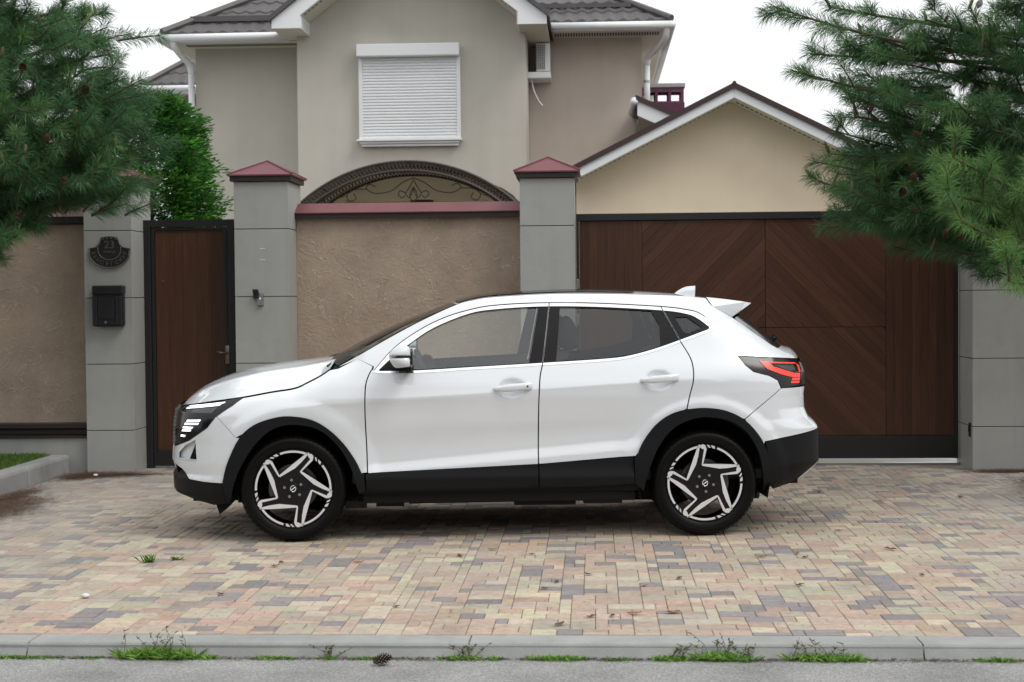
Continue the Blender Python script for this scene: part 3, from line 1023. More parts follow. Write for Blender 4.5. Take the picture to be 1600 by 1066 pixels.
# upper window with roller shutter
win = MB().box(H(-3.06), H(-1.72), -.06, -.001, 3.655, 4.73).build('window', M['white_metal'], house)
MB().box(H(-3.075), H(-1.722), -.20, -.0015, 4.727, 4.888, .012).build('shutter_box', M['white_metal'], win)
MB().box(H(-3.062), H(-3.012), -.085, -.0605, 3.656, 4.726, .004).build('guide_rail', M['white_metal'], win)
MB().box(H(-1.770), H(-1.720), -.085, -.0605, 3.656, 4.726, .004).build('guide_rail', M['white_metal'], win)
NS = 27
for k in range(NS):
    z0 = 3.657 + k * (4.725 - 3.657) / NS
    z1 = z0 + (4.725 - 3.657) / NS
    zm = (z0 + z1) / 2
    MB().prism([(-.061, z0 + .002), (-.066, z0 + .002), (-.074, z0 + .011), (-.0755, zm), (-.074, z1 - .010), (-.066, z1 - .001), (-.061, z1 - .001)],
               H(-3.011), H(-1.771), 'x').build('slat', M['white_metal'], win, False)
sl = MB().box(H(-3.09), H(-1.705), -.13, -.0015, 3.628, 3.6545, .004)
sl.box(H(-3.055), H(-1.735), -.10, -.002, 3.596, 3.627, .004).box(H(-3.035), H(-1.75), -.075, -.002, 3.562, 3.595, .004)
sl.build('sill', M['white_metal'], win)

# gable roof over the bay
gx = -2.33
def gz(x, z0): return z0 - abs(x - gx) * .77
for s in (-1, 1):
    xo, xi = gx + s * 1.765, gx + s * 1.40
    zt, zb = 6.50, 6.275
    poly = [(H(xo), 5.035), (H(xi), 5.035), (H(xi), gz(xi, zb)), (H(gx + s * .001), zb), (H(gx + s * .001), zt), (H(xo), gz(xo, zt))]
    MB().prism(poly, D(19.87), D(19.90), 'y').build('fascia', M['white_metal'], house)
    x_, z_ = H(xi), gz(xi, zb)
    MB().prism([(x_, z_ - .005), (H(gx + s * .002), zb - .005), (H(gx + s * .002), zb + .01), (x_, z_ + .01)], D(19.901), D(20.499), 'y').build('soffit', M['soffit'], house)
    MB().prism([(H(xo), 5.036), (H(xi), 5.036), (H(xi), 5.05), (H(xo), 5.05)], D(19.901), D(21.8), 'y').build('soffit', M['soffit'], house)
    MB().prism([(H(xi), 5.035), (H(xi), gz(xi, zb)), (H(xi) - s * .015, gz(xi, zb)), (H(xi) - s * .015, 5.035)], D(19.89), D(20.498), 'y').build('soffit', M['white_metal'], house)
    sd = MB()
    for k in range(26):
        xa = gx + s * (1.36 - k * .05)
        xb_ = xa - s * .028
        sd.prism([(H(xa), gz(xa, zb) - .0055), (H(xb_), gz(xb_, zb) - .0055), (H(xb_), gz(xb_, zb) - .0075), (H(xa), gz(xa, zb) - .0075)], D(19.95), D(20.0), 'y')
    sd.build('soffit_slots', M['soffit_dark'], house)['kind'] = 'stuff'
    xe = gx + s * 1.80
    MB().prism([(H(xe), gz(xe, 6.505)), (H(gx), 6.505), (H(gx), 6.57), (H(xe), gz(xe, 6.57))], D(19.82), D(26), 'y').build('roof', M['roof_grey'], house)

def wave(x): 
    p = (x / .185) % 1.0
    return .022 * (math.sin(math.pi * min(p / .62, 1)) ** 1.2 if p < .62 else -.25 * math.sin(math.pi * (p - .62) / .38))
def roof_piece(name, xl, xr, ye, ze, slope, ncourse, hip, parent):
    """front slope of a hipped roof in pressed metal tile, one course per object"""
    step = .35
    cs = 1 / math.hypot(1, slope); sn = slope * cs
    root = None
    for k in range(ncourse):
        V = []; F = []
        rows = [(0, -.012), (0.0, .024), (.12, .018), (.24, .010), (.352, .002)]
        for r_, (dv, dz) in enumerate(rows):
            v = k * step + dv
            a = xl + (v * cs if hip == 'L' else 0)
            b = xr - (v * cs if hip == 'R' else 0)
            n_ = max(2, int((xr - xl) / .0231))
            for i in range(n_ + 1):
                x = a + (b - a) * i / n_
                z = ze + v * sn + dz + (wave(x + .0) if r_ else wave(x) - .01)
                V.append((H(x), D(ye + v * cs) , z))
        nn = n_ + 1
        for r_ in range(len(rows) - 1):
            for i in range(n_):
                F.append((r_ * nn + i, r_ * nn + i + 1, (r_ + 1) * nn + i + 1, (r_ + 1) * nn + i))
        o = mesh_obj(name if root is None else 'tile_course', V, F, M['roof_grey'], parent if root is None else root)
        if root is None: root = o
    L_ = ncourse * step
    s = 1 if hip == 'L' else -1
    xe = xl if hip == 'L' else xr
    MB().tube([(H(xe - s * .02), D(ye - .03), ze + .03), (H(xe + s * L_ * cs), D(ye + L_ * cs), ze + L_ * sn + .05)], .05, 8).build('hip_ridge', M['roof_grey'], root)
    # side slope
    depth = 8
    V = [(H(xe), D(ye), ze), (H(xe), D(ye + depth), ze), (H(xe + s * L_ * cs), D(ye + depth), ze + L_ * sn), (H(xe + s * L_ * cs), D(ye + L_ * cs), ze + L_ * sn)]
    mesh_obj('side_slope', V, [(0, 1, 2, 3)], M['roof_grey'], root)
    return root
rf = roof_piece('roof', -5.74, -3.3, 20.75, 5.13, .62, 8, 'L', house)
MB().box(H(-5.45), H(-4.0), D(21.02), D(21.06), 5.345, 5.42).build('snow_guard', M['roof_grey'], rf)
rf = roof_piece('roof', -1.6, 1.06, 21.15, 5.265, .58, 8, 'R', house)
MB().box(H(-.75), H(.55), D(21.55), D(21.59), 5.54, 5.60).build('snow_guard', M['roof_grey'], rf)
rf = roof_piece('roof', -7.80, -5.6, 27.0, 5.34, .80, 6, 'L', house)
def gutter(pts, r=.05):
    g_ = MB().tube(pts, r, 10)
    return g_.build('gutter', M['white_metal'], house, True)
gutter([(H(-5.82), D(20.70), 5.075), (H(-4.02), D(20.70), 5.085)])
gutter([(H(-.56), D(21.10), 5.21), (H(1.09), D(21.10), 5.21)])
gutter([(H(-7.86), D(26.95), 5.27), (H(-5.7), D(26.95), 5.27)])
gutter([(H(1.09), D(21.10), 5.21), (H(1.09), D(30), 5.21)])
gutter([(H(-5.80), D(20.70), 5.075), (H(-5.80), D(30), 5.075)])
for bx_ in ((H(-5.735), H(-4.05), D(20.765), D(20.79), 5.02, 5.12), (H(-5.735), H(-5.71), D(20.792), D(30), 5.02, 5.12), (H(-.55), H(1.03), D(21.165), D(21.19), 5.155, 5.26),
            (H(1.005), H(1.03), D(21.192), D(30), 5.155, 5.26), (H(-7.79), H(-5.7), D(27.02), D(27.05), 5.18, 5.32)):
    MB().box(*bx_).build('fascia', M['white_metal'], house)
for bx_ in ((H(-5.71), H(-3.9), D(20.791), D(21.299), 5.022, 5.04), (H(-5.709), H(-5.456), D(21.3), D(30), 5.022, 5.04),
            (H(-.55), H(1.004), D(21.191), D(21.799), 5.157, 5.175), (H(.701), H(1.004), D(21.8), D(30), 5.157, 5.175), (H(-7.77), H(-5.7), D(27.051), D(27.5), 5.182, 5.2)):
    MB().box(*bx_).build('soffit', M['soffit'], house)
sd = MB()
for k in range(44):
    xx = -5.5 + k * .036
    sd.box(H(xx), H(xx + .02), D(20.95), D(21.12), 5.018, 5.0215)
for k in range(40):
    xx = -.5 + k * .036
    sd.box(H(xx), H(xx + .02), D(21.35), D(21.6), 5.153, 5.1565)
sd.build('soffit_slots', M['soffit_dark'], house)['kind'] = 'stuff'
def pipe(pts, r=.043):
    p_ = MB().tube(cr_spline(pts, 5), r, 10)
    return p_.build('downpipe', M['white_metal'], house, True)
pipe([(H(-5.62), D(20.72), 5.06), (H(-5.60), D(20.78), 4.96), (H(-5.56), D(21.0), 4.87), (H(-5.50), D(21.15), 4.78), (H(-5.49), D(21.2), 4.66)])
MB().tube([(H(-5.49), D(21.2), 4.68), (H(-5.49), D(21.22), 0)], .043, 10).build('downpipe', M['white_metal'], house, True)
pipe([(H(1.02), D(21.12), 5.19), (H(1.0), D(21.2), 5.06), (H(.93), D(21.4), 4.97), (H(.80), D(21.66), 4.88), (H(.765), D(21.72), 4.76)])
MB().tube([(H(.765), D(21.72), 4.78), (H(.765), D(21.72), 4.05)], .043, 10).build('downpipe', M['white_metal'], house, True)
cl = MB()
for zz in (4.5, 3.6, 2.6): cl.tube([(H(-5.49), D(21.21), zz), (H(-5.49), D(21.21), zz - .03)], .05, 10)
cl.tube([(H(.765), D(21.72), 4.55), (H(.765), D(21.72), 4.52)], .05, 10)
cl.build('pipe_clamps', M['steel'], house)
# rear wing
w = MB().box(H(-7.5), H(-5.6), D(27.5), D(27.8), -.1, 5.18).build('wall', M['render'], house)
wn_ = MB().box(H(-7.33), H(-6.2), D(27.40), D(27.499), 3.7, 4.96).build('window', M['white_metal'], house)
MB().box(H(-7.36), H(-6.17), D(27.3), D(27.41), 4.84, 5.0).build('shutter_box', M['white_metal'], wn_)
for k in range(16):
    MB().box(H(-7.3), H(-6.23), D(27.385), D(27.399), 3.72 + k * .07, 3.78 + k * .07).build('slat', M['white_metal'], wn_)
# low lean-to roof edge by the chimney
w = MB().prism([(H(.56), 4.12), (H(1.9), 3.52), (H(1.9), 3.46), (H(.56), 4.055)], D(19.9), D(21.79), 'y').build('lean_to_roof', M['roof_brown'], house)
MB().prism([(H(.58), 4.05), (H(1.9), 3.455), (H(1.9), 3.27), (H(.58), 3.86)], D(19.93), D(19.96), 'y').build('fascia', M['white_metal'], w)
MB().prism([(H(.60), 3.865), (H(1.9), 3.275), (H(1.9), 3.255), (H(.60), 3.85)], D(19.961), D(21.78), 'y').build('soffit', M['soffit'], w)
gutter([(H(.54), D(19.9), 4.04), (H(.54), D(21.2), 4.04)], .05)

# air conditioner on its shelf
t = thing('air_conditioner', (-.66, 21.3, 4.64), 'white outdoor air conditioner unit on a shelf beside the shuttered bay', 'air conditioner')
MB().box(-.095, .095, 0, .45, 0, .385, .012).build('casing', M['white_metal'], t)
gr = MB()
for k in range(15):
    gr.box(-.085, .03, -.006, .001, .03 + k * .0225, .034 + k * .0225)
for k in range(5):
    gr.box(-.085 + k * .026, -.081 + k * .026, -.008, .0005, .025, .36)
gr.build('grille', M['lamp_grey'], t)
MB().box(-.21, .105, -.03, .48, -.095, -.012, .006).build('shelf', M['white_metal'], t)
MB().tube(cr_spline([(-.16, .05, -.09), (-.13, .03, -.25), (-.06, .03, -.40), (-.01, .03, -.46)], 6), .008, 6).build('cable', M['white_metal'], t)

# vent chimney
t = thing('chimney', (.95, 23.0, 0), 'purple sheet metal vent chimney with white framed openings behind the garage ridge', 'chimney')
MB().box(-.45, .40, 0, .6, 2.5, 4.42).build('shaft', M['purple'], t)
rb = MB()
for k in range(21):
    rb.box(-.445 + k * .042, -.43 + k * .042, -.008, 0, 2.5, 4.40)
rb.build('ribs', M['purple'], t)
for y0_, y1_ in ((0, .03), (.57, .6)):
    up_ = MB().box(-.45, .40, y0_, y1_, 4.58, 4.62)
    for xx in (-.45, -.235, -.02, .175, .36):
        up_.box(xx, xx + .04, y0_ + .0005, y1_ - .0005, 4.418, 4.582)
    up_.build('opening_frame', M['purple'], t)
MB().box(-.47, .42, -.02, .62, 4.622, 4.68, .004).build('lid', mat('lid_grey', (.42, .40, .42), .5), t)

# garage
GXc, GY = 1.612, 18.2
t = thing('garage', (GXc, GY, 0), 'cream rendered garage gable with brown roof edge behind the wide gate', 'garage')
MB().prism([(-1.80, -.1), (1.80, -.1), (1.80, 2.95), (0, 3.79), (-1.80, 2.95)], 0, .25, 'y').build('wall', M['render_cream'], t)
MB().box(-1.80, -1.55, .251, 5, -.1, 2.9).box(1.55, 1.80, .251, 5, -.1, 2.9).build('wall', M['render_cream'], t)
for s in (-1, 1):
    sl = .499
    def q(x, z): return (s * x, z - x * sl)
    rf = MB().prism([q(1.93, 3.968), q(0, 3.968), q(0, 3.905), q(1.93, 3.905)], -.45, 5.2, 'y').build('roof', M['roof_brown'], t)
    MB().prism([q(1.90, 3.904), q(.001, 3.904), q(.001, 3.80), q(1.90, 3.80)], -.42, -.39, 'y').build('fascia', M['white_metal'], t)
    MB().prism([q(1.90, 3.815), q(.001, 3.815), q(.001, 3.795), q(1.90, 3.795)], -.389, -.001, 'y').build('soffit', M['soffit'], t)
    sd = MB()
    for k in range(34):
        xx = .04 + k * .054
        z2 = 3.793 - xx * sl
        sd.prism([(s * xx, z2), (s * (xx + .034), z2 - .034 * sl), (s * (xx + .034), z2 - .034 * sl - .004), (s * xx, z2 - .004)], -.22, -.17, 'y')
    sd.build('soffit_slots', M['soffit_dark'], t)['kind'] = 'stuff'
MB().tube([(0, -.455, 3.962), (0, 5.2, 3.962)], .022, 8).build('ridge_cap', M['roof_brown'], t)

# ------------------------------------------------------------------ the car (local x: nose to tail, local -y: side facing the street)
CAR = thing('parked_car', (-.691, 10.818, 0), 'white five door crossover parked across the paved driveway, lamps lit', 'car', rz=math.atan2(.254, 2.64))
_z = np.linspace(0, 1.8, 361)
_k = np.interp(_z, [0, .20, .30, .40, .55, .75, .92, 1.0, 1.07, 1.12, 1.30, 1.45, 1.50, 1.54, 1.565, 1.58, 1.60, 1.8],
               [.82, .845, .868, .882, .893, .905, .907, .893, .868, .848, .762, .675, .637, .587, .53, .48, .40, .1])
_g = np.exp(-.5 * (np.arange(-12, 13) * .005 / .014) ** 2); _g /= _g.sum()
_k = np.convolve(np.pad(_k, 12, mode='edge'), _g, 'valid')
XN = ([.15, .25, .30, .40, .43, .50, .56, .62, .725, .824, .85, .87, .92, 1.2, 1.8], [-1.98, -2.05, -2.14, -2.145, -2.125, -2.15, -2.147, -2.14, -2.137, -2.122, -2.105, -2.085, -2.06, -2.03, -2.0])
XR = ([.15, .286, .343, .45, .62, .683, .717, .752, .812, .9, .957, 1.05, 1.12, 1.154, 1.18, 1.241, 1.325, 1.412, 1.5, 1.6, 1.8],
      [1.80, 1.89, 2.04, 2.155, 2.15, 2.148, 2.122, 2.080, 2.055, 2.052, 2.060, 2.062, 2.038, 2.02, 1.97, 1.87, 1.744, 1.60, 1.55, 1.53, 1.5])
XS_F, XS_R = -1.30, 1.15
def xnose(z): return np.interp(z, *XN)
def xtail(z): return np.interp(z, *XR)
def smooth(t):
    t = np.clip(t, 0, 1)
    return t * t * (3 - 2 * t)
WHEELS = [(-1.322, .345), (1.327, .345)]
def zcrease(x): return .947 + .058 * x
def Wf(x, z):
    x = np.asarray(x, float); z = np.asarray(z, float)
    w = np.interp(z, _z, _k)
    # character line under the handles and hollow below it
    t = zcrease(x) - z
    fade = smooth((x + 1.6) / .5) * (1 - .75 * smooth((x - .9) / .5))
    w = w - fade * np.where(t > 0, .021 * (1 - np.exp(-t / .085)) * (1 - smooth((t - .24) / .30)), 0)
    w = w - fade * np.where(t <= 0, .007 * (1 - np.exp(np.minimum(t, 0) / .06)), 0)
    # lower flank flares out towards the sill
    zl = .575 + .085 * x
    inb = smooth((x + .98) / .2) * (1 - smooth((x - .7) / .35))
    w = w - .020 * inb * np.where(z > zl, np.exp(-((z - zl) / .17) ** 2), 1 - .9 * smooth((zl - z) / .09))
    # flared lips round the arches
    for cx, cz in WHEELS:
        r = np.hypot(x - cx, z - cz)
        w = w + .016 * (1 - smooth((r - .50) / .085)) * (z < 1.0)
    # rear haunch, rolled wing tops, handle cups
    w = w + .014 * np.exp(-((x - 1.35) / .35) ** 2 - ((z - 1.06) / .09) ** 2)
    ze = np.interp(x, [-2.05, -1.64, -1.455, -1.309, -1.228, -1.144, -1.058, -.9], [.87, .931, .963, .985, 1.02, 1.063, 1.116, 1.163])
    fr = 1 - smooth((x + 1.0) / .15)
    w = w - fr * .075 * np.exp(-np.clip(ze - z, 0, 1) / .045)
    for hx, hz in ((.085, .972), (1.03, 1.016)):
        q = ((x - hx) / .078) ** 2 + ((z - hz) / .052) ** 2
        w = w - .022 * np.exp(-q ** 2)
    # plan taper
    u = np.clip((XS_F - x) / (XS_F - xnose(z)), 0, .985)
    w = np.where(u > 0, .42 + (w - .42) * np.sqrt(1 - u ** 3.2), w)
    u = np.clip((x - XS_R) / (xtail(z) - XS_R), 0, .985)
    w = np.where(u > 0, .50 + np.maximum(w - .50, 0) * np.sqrt(1 - u ** 4.0) + np.minimum(w - .5, 0), w)
    return w
def xf(z): return float(XS_F + .975 * (xnose(z) - XS_F))
def xb(z): return float(XS_R + .975 * (xtail(z) - XS_R))

def densify(poly, step):
    out = []
    n = len(poly)
    for i in range(n):
        p, q = np.array(poly[i][:2], float), np.array(poly[(i + 1) % n][:2], float)
        k = max(1, int(math.ceil(np.linalg.norm(q - p) / step)))
        for j in range(k):
            out.append(p + (q - p) * j / k)
    res = [out[0]]
    for p in out[1:]:
        if np.linalg.norm(p - res[-1]) > 1e-4: res.append(p)
    if np.linalg.norm(res[0] - res[-1]) < 1e-4: res.pop()
    return res
def pip(P, poly):
    P = np.asarray(P); poly = np.asarray(poly)
    x, y = P[:, 0], P[:, 1]
    ins = np.zeros(len(P), bool)
    j = len(poly) - 1
    for i in range(len(poly)):
        xi, yi = poly[i]; xj, yj = poly[j]
        c = ((yi > y) != (yj > y))
        with np.errstate(divide='ignore', invalid='ignore'):
            c &= x < (xj - xi) * (y - yi) / (yj - yi + 1e-15) + xi
        ins ^= c
        j = i
    return ins
def edge_dist(P, poly):
    P = np.asarray(P); d = np.full(len(P), 1e9)
    n = len(poly)
    for i in range(n):
        a, b = np.array(poly[i]), np.array(poly[(i + 1) % n])
        ab = b - a
        t = np.clip(((P - a) @ ab) / (ab @ ab + 1e-12), 0, 1)
        d = np.minimum(d, np.linalg.norm(P - (a + t[:, None] * ab), axis=1))
    return d
def triangulate(poly, holes=(), step=.03, extra=()):
    bp = densify(poly, step)
    loops = [bp] + [densify(h, step) for h in holes]
    pts = []; edges = []
    for lp in loops:
        b = len(pts)
        pts += [Vector((p[0], p[1])) for p in lp]
        edges += [(b + i, b + (i + 1) % len(lp)) for i in range(len(lp))]
    A = np.array(bp)
    lo, hi = A.min(0), A.max(0)
    gx_ = np.arange(lo[0], hi[0], step)
    gz_ = np.arange(lo[1], hi[1], step * .866)
    G = np.array([(x + (step / 2 if j % 2 else 0), z) for j, z in enumerate(gz_) for x in gx_]) if len(gx_) and len(gz_) else np.zeros((0, 2))
    ex = np.array(list(extra)).reshape(-1, 2) if len(extra) else np.zeros((0, 2))
    if len(ex) and len(G):
        keep = np.ones(len(G), bool)
        for i in range(0, len(ex)):
            keep &= np.hypot(G[:, 0] - ex[i, 0], G[:, 1] - ex[i, 1]) > step * .35
        G = np.vstack([G[keep], ex])
    if len(G):
        G = G[pip(G, A)]
        for lp in loops:
            if len(G): G = G[edge_dist(G, lp) > step * .3]
        for h in loops[1:]:
            if len(G): G = G[~pip(G, np.array(h))]
        pts += [Vector((p[0], p[1])) for p in G]
    r = delaunay_2d_cdt(pts, edges, [], 0, 1e-6)
    V = np.array([(v.x, v.y) for v in r[0]])
    T = np.array([f for f in r[2] if len(f) == 3])
    c = V[T].mean(1)
    k = pip(c, A)
    for h in loops[1:]: k &= ~pip(c, np.array(h))
    T = T[k]
    a, b, d = V[T[:, 0]], V[T[:, 1]], V[T[:, 2]]
    area = (b[:, 0] - a[:, 0]) * (d[:, 1] - a[:, 1]) - (b[:, 1] - a[:, 1]) * (d[:, 0] - a[:, 0])
    T = T[np.abs(area) > 1e-10]; area = area[np.abs(area) > 1e-10]
    T[area < 0] = T[area < 0][:, ::-1]
    return V, T
def panel(name, poly, m, parent, off=0.0, holes=(), step=.03, rim=.02, sides=(-1, 1), extra=(), W=None, flat_n=False):
    """a body panel: the outline in side view lifted onto the flank surface, with a turned-in edge"""
    W = W or Wf
    V, T = triangulate(poly, holes, step, extra)
    Y = W(V[:, 0], V[:, 1]) + off
    e = .004
    nx = -(W(V[:, 0] + e, V[:, 1]) - W(V[:, 0] - e, V[:, 1])) / (2 * e)
    nz = -(W(V[:, 0], V[:, 1] + e) - W(V[:, 0], V[:, 1] - e)) / (2 * e)
    N = np.stack([nx, -np.ones(len(V)), nz], 1)
    N /= np.linalg.norm(N, axis=1)[:, None]
    cnt = {}
    for t in T:
        for i in range(3):
            a, b = int(t[i]), int(t[(i + 1) % 3])
            cnt[(a, b)] = 1
    bd = [(a, b) for (a, b) in cnt if (b, a) not in cnt]
    out = []
    for s in sides:
        vs = [(V[i, 0], s * Y[i], V[i, 1]) for i in range(len(V))]
        fs = [tuple(int(i) for i in t) for t in T]
        ns = [(n[0], -s * n[1], n[2]) for n in N]
        if rim > 0:
            mp = {}
            def dup(i):
                if i not in mp:
                    mp[i] = len(vs)
                    vs.append((V[i, 0], s * Y[i], V[i, 1])); ns.append((0, 0, 0))
                    vs.append((V[i, 0], s * (Y[i] - rim), V[i, 1])); ns.append((0, 0, 0))
                return mp[i]
            for a, b in bd:
                ia, ib = dup(a), dup(b)
                fs.append((ia, ia + 1, ib + 1, ib))
        if s > 0:
            fs = [f[::-1] for f in fs]
        o = mesh_obj(name, vs, fs, m, parent if not isinstance(parent, dict) else parent[s], True)
        o.data.normals_split_custom_set_from_vertices(ns)
        out.append(o)
    return dict(zip(sides, out))
def patch(name, fn, nu, nv, m, parent, thick=0, smooth_=True, v_rng=(-1, 1)):
    V = []; F = []
    for i in range(nu + 1):
        for j in range(nv + 1):
            V.append(fn(i / nu, v_rng[0] + (v_rng[1] - v_rng[0]) * j / nv))
    w_ = nv + 1
    for i in range(nu):
        for j in range(nv):
            F.append((i * w_ + j, i * w_ + j + 1, (i + 1) * w_ + j + 1, (i + 1) * w_ + j))
    o = mesh_obj(name, V, F, m, parent, smooth_)
    bm = bmesh.new(); bm.from_mesh(o.data)
    bmesh.ops.recalc_face_normals(bm, faces=bm.faces[:])
    bm.to_mesh(o.data); bm.free()
    return o
def shift(pts, dx, dz=0): return [(p[0] + dx, p[1] + dz) for p in pts]
def spl(pts, per=5): return [tuple(p) for p in cr_spline(pts, per)]

# traced curves, all in car metres (x, z)
hoodedge = spl([(-2.06, .866), (-1.85, .900), (-1.637, .931), (-1.455, .963), (-1.309, .985), (-1.228, 1.02), (-1.144, 1.063), (-1.085, 1.102)], 6)
farch_o = spl([(-1.772, .37), (-1.769, .402), (-1.735, .52), (-1.657, .674), (-1.561, .759), (-1.432, .803), (-1.326, .811), (-1.198, .787), (-1.093, .726), (-.998, .633), (-.924, .526), (-.883, .439)], 4)
farch_i = spl([(-1.722, .25), (-1.706, .351), (-1.661, .47), (-1.584, .598), (-1.497, .693), (-1.412, .743), (-1.306, .757), (-1.178, .734), (-1.083, .672), (-.998, .569), (-.937, .439), (-.905, .31)], 4)
rarch_o = spl([(.880, .525), (.919, .613), (1.002, .725), (1.10, .795), (1.215, .827), (1.346, .833), (1.475, .809), (1.59, .745), (1.683, .640), (1.728, .545), (1.768, .438), (1.78, .330)], 4)
rarch_i = spl([(.925, .30), (.952, .413), (1.018, .579), (1.116, .702), (1.247, .765), (1.361, .775), (1.475, .752), (1.573, .694), (1.643, .604), (1.684, .505), (1.71, .357), (1.712, .28)], 4)
fgap = spl([(-.806, 1.110), (-.823, 1.085), (-.842, 1.042), (-.854, .988), (-.858, .88), (-.857, .764), (-.850, .6), (-.847, .445)], 4)
bgap_low = spl([(.282, 1.120), (.264, 1.038), (.256, .93), (.252, .794), (.249, .491)], 4)
chrome_low = spl([(-.806, 1.077), (-.515, 1.077), (-.191, 1.093), (.265, 1.115), (.706, 1.139), (.869, 1.161), (1.038, 1.205), (1.189, 1.255), (1.377, 1.318), (1.418, 1.347)], 5)
chrome_up = spl([(-.806, 1.083), (-.677, 1.228), (-.514, 1.342), (-.35, 1.422), (-.184, 1.472), (-.019, 1.500), (.281, 1.514), (.643, 1.509), (1.076, 1.483), (1.24, 1.462), (1.323, 1.440), (1.405, 1.380), (1.426, 1.362)], 5)
seam_roof = [(p[0], p[1] + .006) for p in chrome_up]
roofside = spl([(-1.03, 1.118), (-.905, 1.185), (-.71, 1.295), (-.489, 1.410), (-.267, 1.508), (-.152, 1.538), (-.017, 1.557), (.357, 1.574), (.739, 1.572), (1.169, 1.558), (1.386, 1.538)], 5)
rdshut = spl([(1.189, 1.255), (1.241, 1.158), (1.255, 1.084), (1.250, 1.0), (1.231, .93), (1.206, .83)], 4)

crease_pts = [(x, zcrease(x) + d) for x in np.arange(-1.5, 1.3, .02) for d in (-.022, -.008, 0, .010)]
lower_pts = [(x, .575 + .085 * x + d) for x in np.arange(-.9, 1.0, .03) for d in (-.05, -.02, 0, .03)]
def handle_pts(hx, hz): return [(hx + .13 * math.cos(a) * r, hz + .09 * math.sin(a) * r) for r in (.2, .35, .5, .62, .74, .86, 1) for a in np.linspace(0, 2 * math.pi, 20, endpoint=False)]

# --- front wing
wing = hoodedge[12:] + [(-1.03, 1.112), (-.905, 1.172), (-.81, 1.124)] + shift(fgap, -.004)[1:] + [(-.887, .440)] + farch_o[::-1][1:]
cut = [p for p in farch_o if p[1] > .675 or p[0] > -1.4]
wing = shift(hoodedge[12:], 0, -.007) + [(-1.03, 1.105), (-.905, 1.168), (-.81, 1.120)] + shift(fgap, -.004)[1:] + [(-.887, .441)] + cut[::-1][1:] + [(-1.679, .680), (-1.810, .818), (-1.745, .855)]
fw = panel('front_wing', wing, M['paint'], CAR, step=.028, extra=crease_pts)
# --- front bumper cover with triangular corner intake
lampN = xf(.60)
nose_low = [(xf(z), z) for z in (.60, .57, .545, .515, .49)]
bump_poly = [(-1.812, .816), (-1.870, .742), (-2.0, .655)] + nose_low + [(-2.06, .462), (-2.003, .400), (-1.90, .388), (-1.773, .384)] + [p for p in farch_o if p[1] <= .675 and p[0] < -1.5 and p[1] > .4] + [(-1.681, .6785)]
fog = [(-2.075, .570), (-2.02, .622), (-1.953, .655), (-1.946, .528), (-2.08, .532)]
fb_ = panel('front_bumper', bump_poly, M['paint'], CAR, holes=[fog], step=.022)
panel('corner_intake', [(-2.09, .575), (-2.02, .63), (-1.950, .662), (-1.942, .523), (-2.09, .527)], M['paint'], fb_, off=-.03, step=.03, rim=0)
panel('intake_grille', [(-2.000, .530), (-1.952, .640), (-1.947, .529)], M['gloss_black'], fb_, off=-.022, step=.03, rim=.01)
for tri_ in ([(-2.085, .572), (-2.03, .627), (-1.955, .664), (-1.958, .655), (-2.03, .615), (-2.08, .563)], [(-2.09, .532), (-1.95, .529), (-1.95, .523), (-2.09, .526)]):
    panel('trim_lip', tri_, M['paint'], fb_, off=.006, step=.02, rim=.012)
lip = [(-2.055, .455), (-2.003, .394), (-1.90, .382), (-1.775, .378), (-1.755, .25), (-1.84, .236), (-1.93, .252), (-2.02, .275), (xf(.31), .31), (xf(.36), .36), (xf(.42), .42)]
panel('lower_bumper', lip, M['plastic'], CAR, off=.006, step=.025, rim=.06)
MB().prism([(-1.84, .25), (-1.813, .165), (-1.76, .206), (-1.755, .25)], -.72, -.52, 'y').prism([(-1.84, .25), (-1.813, .165), (-1.76, .206), (-1.755, .25)], .52, .72, 'y').build('air_deflector', M['plastic'], CAR)
# --- head lamps
lampo = [(-1.637, .929), (-1.70, .880), (-1.745, .852), (-1.812, .806), (-1.870, .735), (-2.0, .648), (xf(.60), .598), (xf(.64), .64), (xf(.72), .72), (xf(.80), .80), (xf(.84), .84), (-2.02, .866), (-1.85, .894)]
hl = panel('headlight', lampo, M['gloss_black'], CAR, off=.002, step=.025)
for b in ([(-2.031, .851), (-2.02, .860), (-1.776, .889), (-1.79, .879)], [(-2.014, .866), (-1.998, .872), (-1.751, .902), (-1.762, .894)],
          [(-2.019, .77), (-2.013, .782), (-1.914, .788), (-1.92, .776)], [(-2.036, .749), (-2.029, .762), (-1.927, .767), (-1.934, .755)],
          [(-2.048, .726), (-2.043, .738), (-1.967, .739), (-1.975, .729)], [(-2.056, .706), (-2.050, .719), (-1.982, .722), (-1.988, .71)],
          [(-2.066, .671), (-2.061, .684), (-2.026, .683), (-2.032, .671)]):
    panel('light_bar', b, M['lamp_white'], hl, off=.006, step=.02, rim=.006)
panel('reflector', [(-1.99, .83), (-1.97, .852), (-1.80, .868), (-1.84, .83)], M['lamp_grey'], hl, off=.0035, step=.03, rim=0)

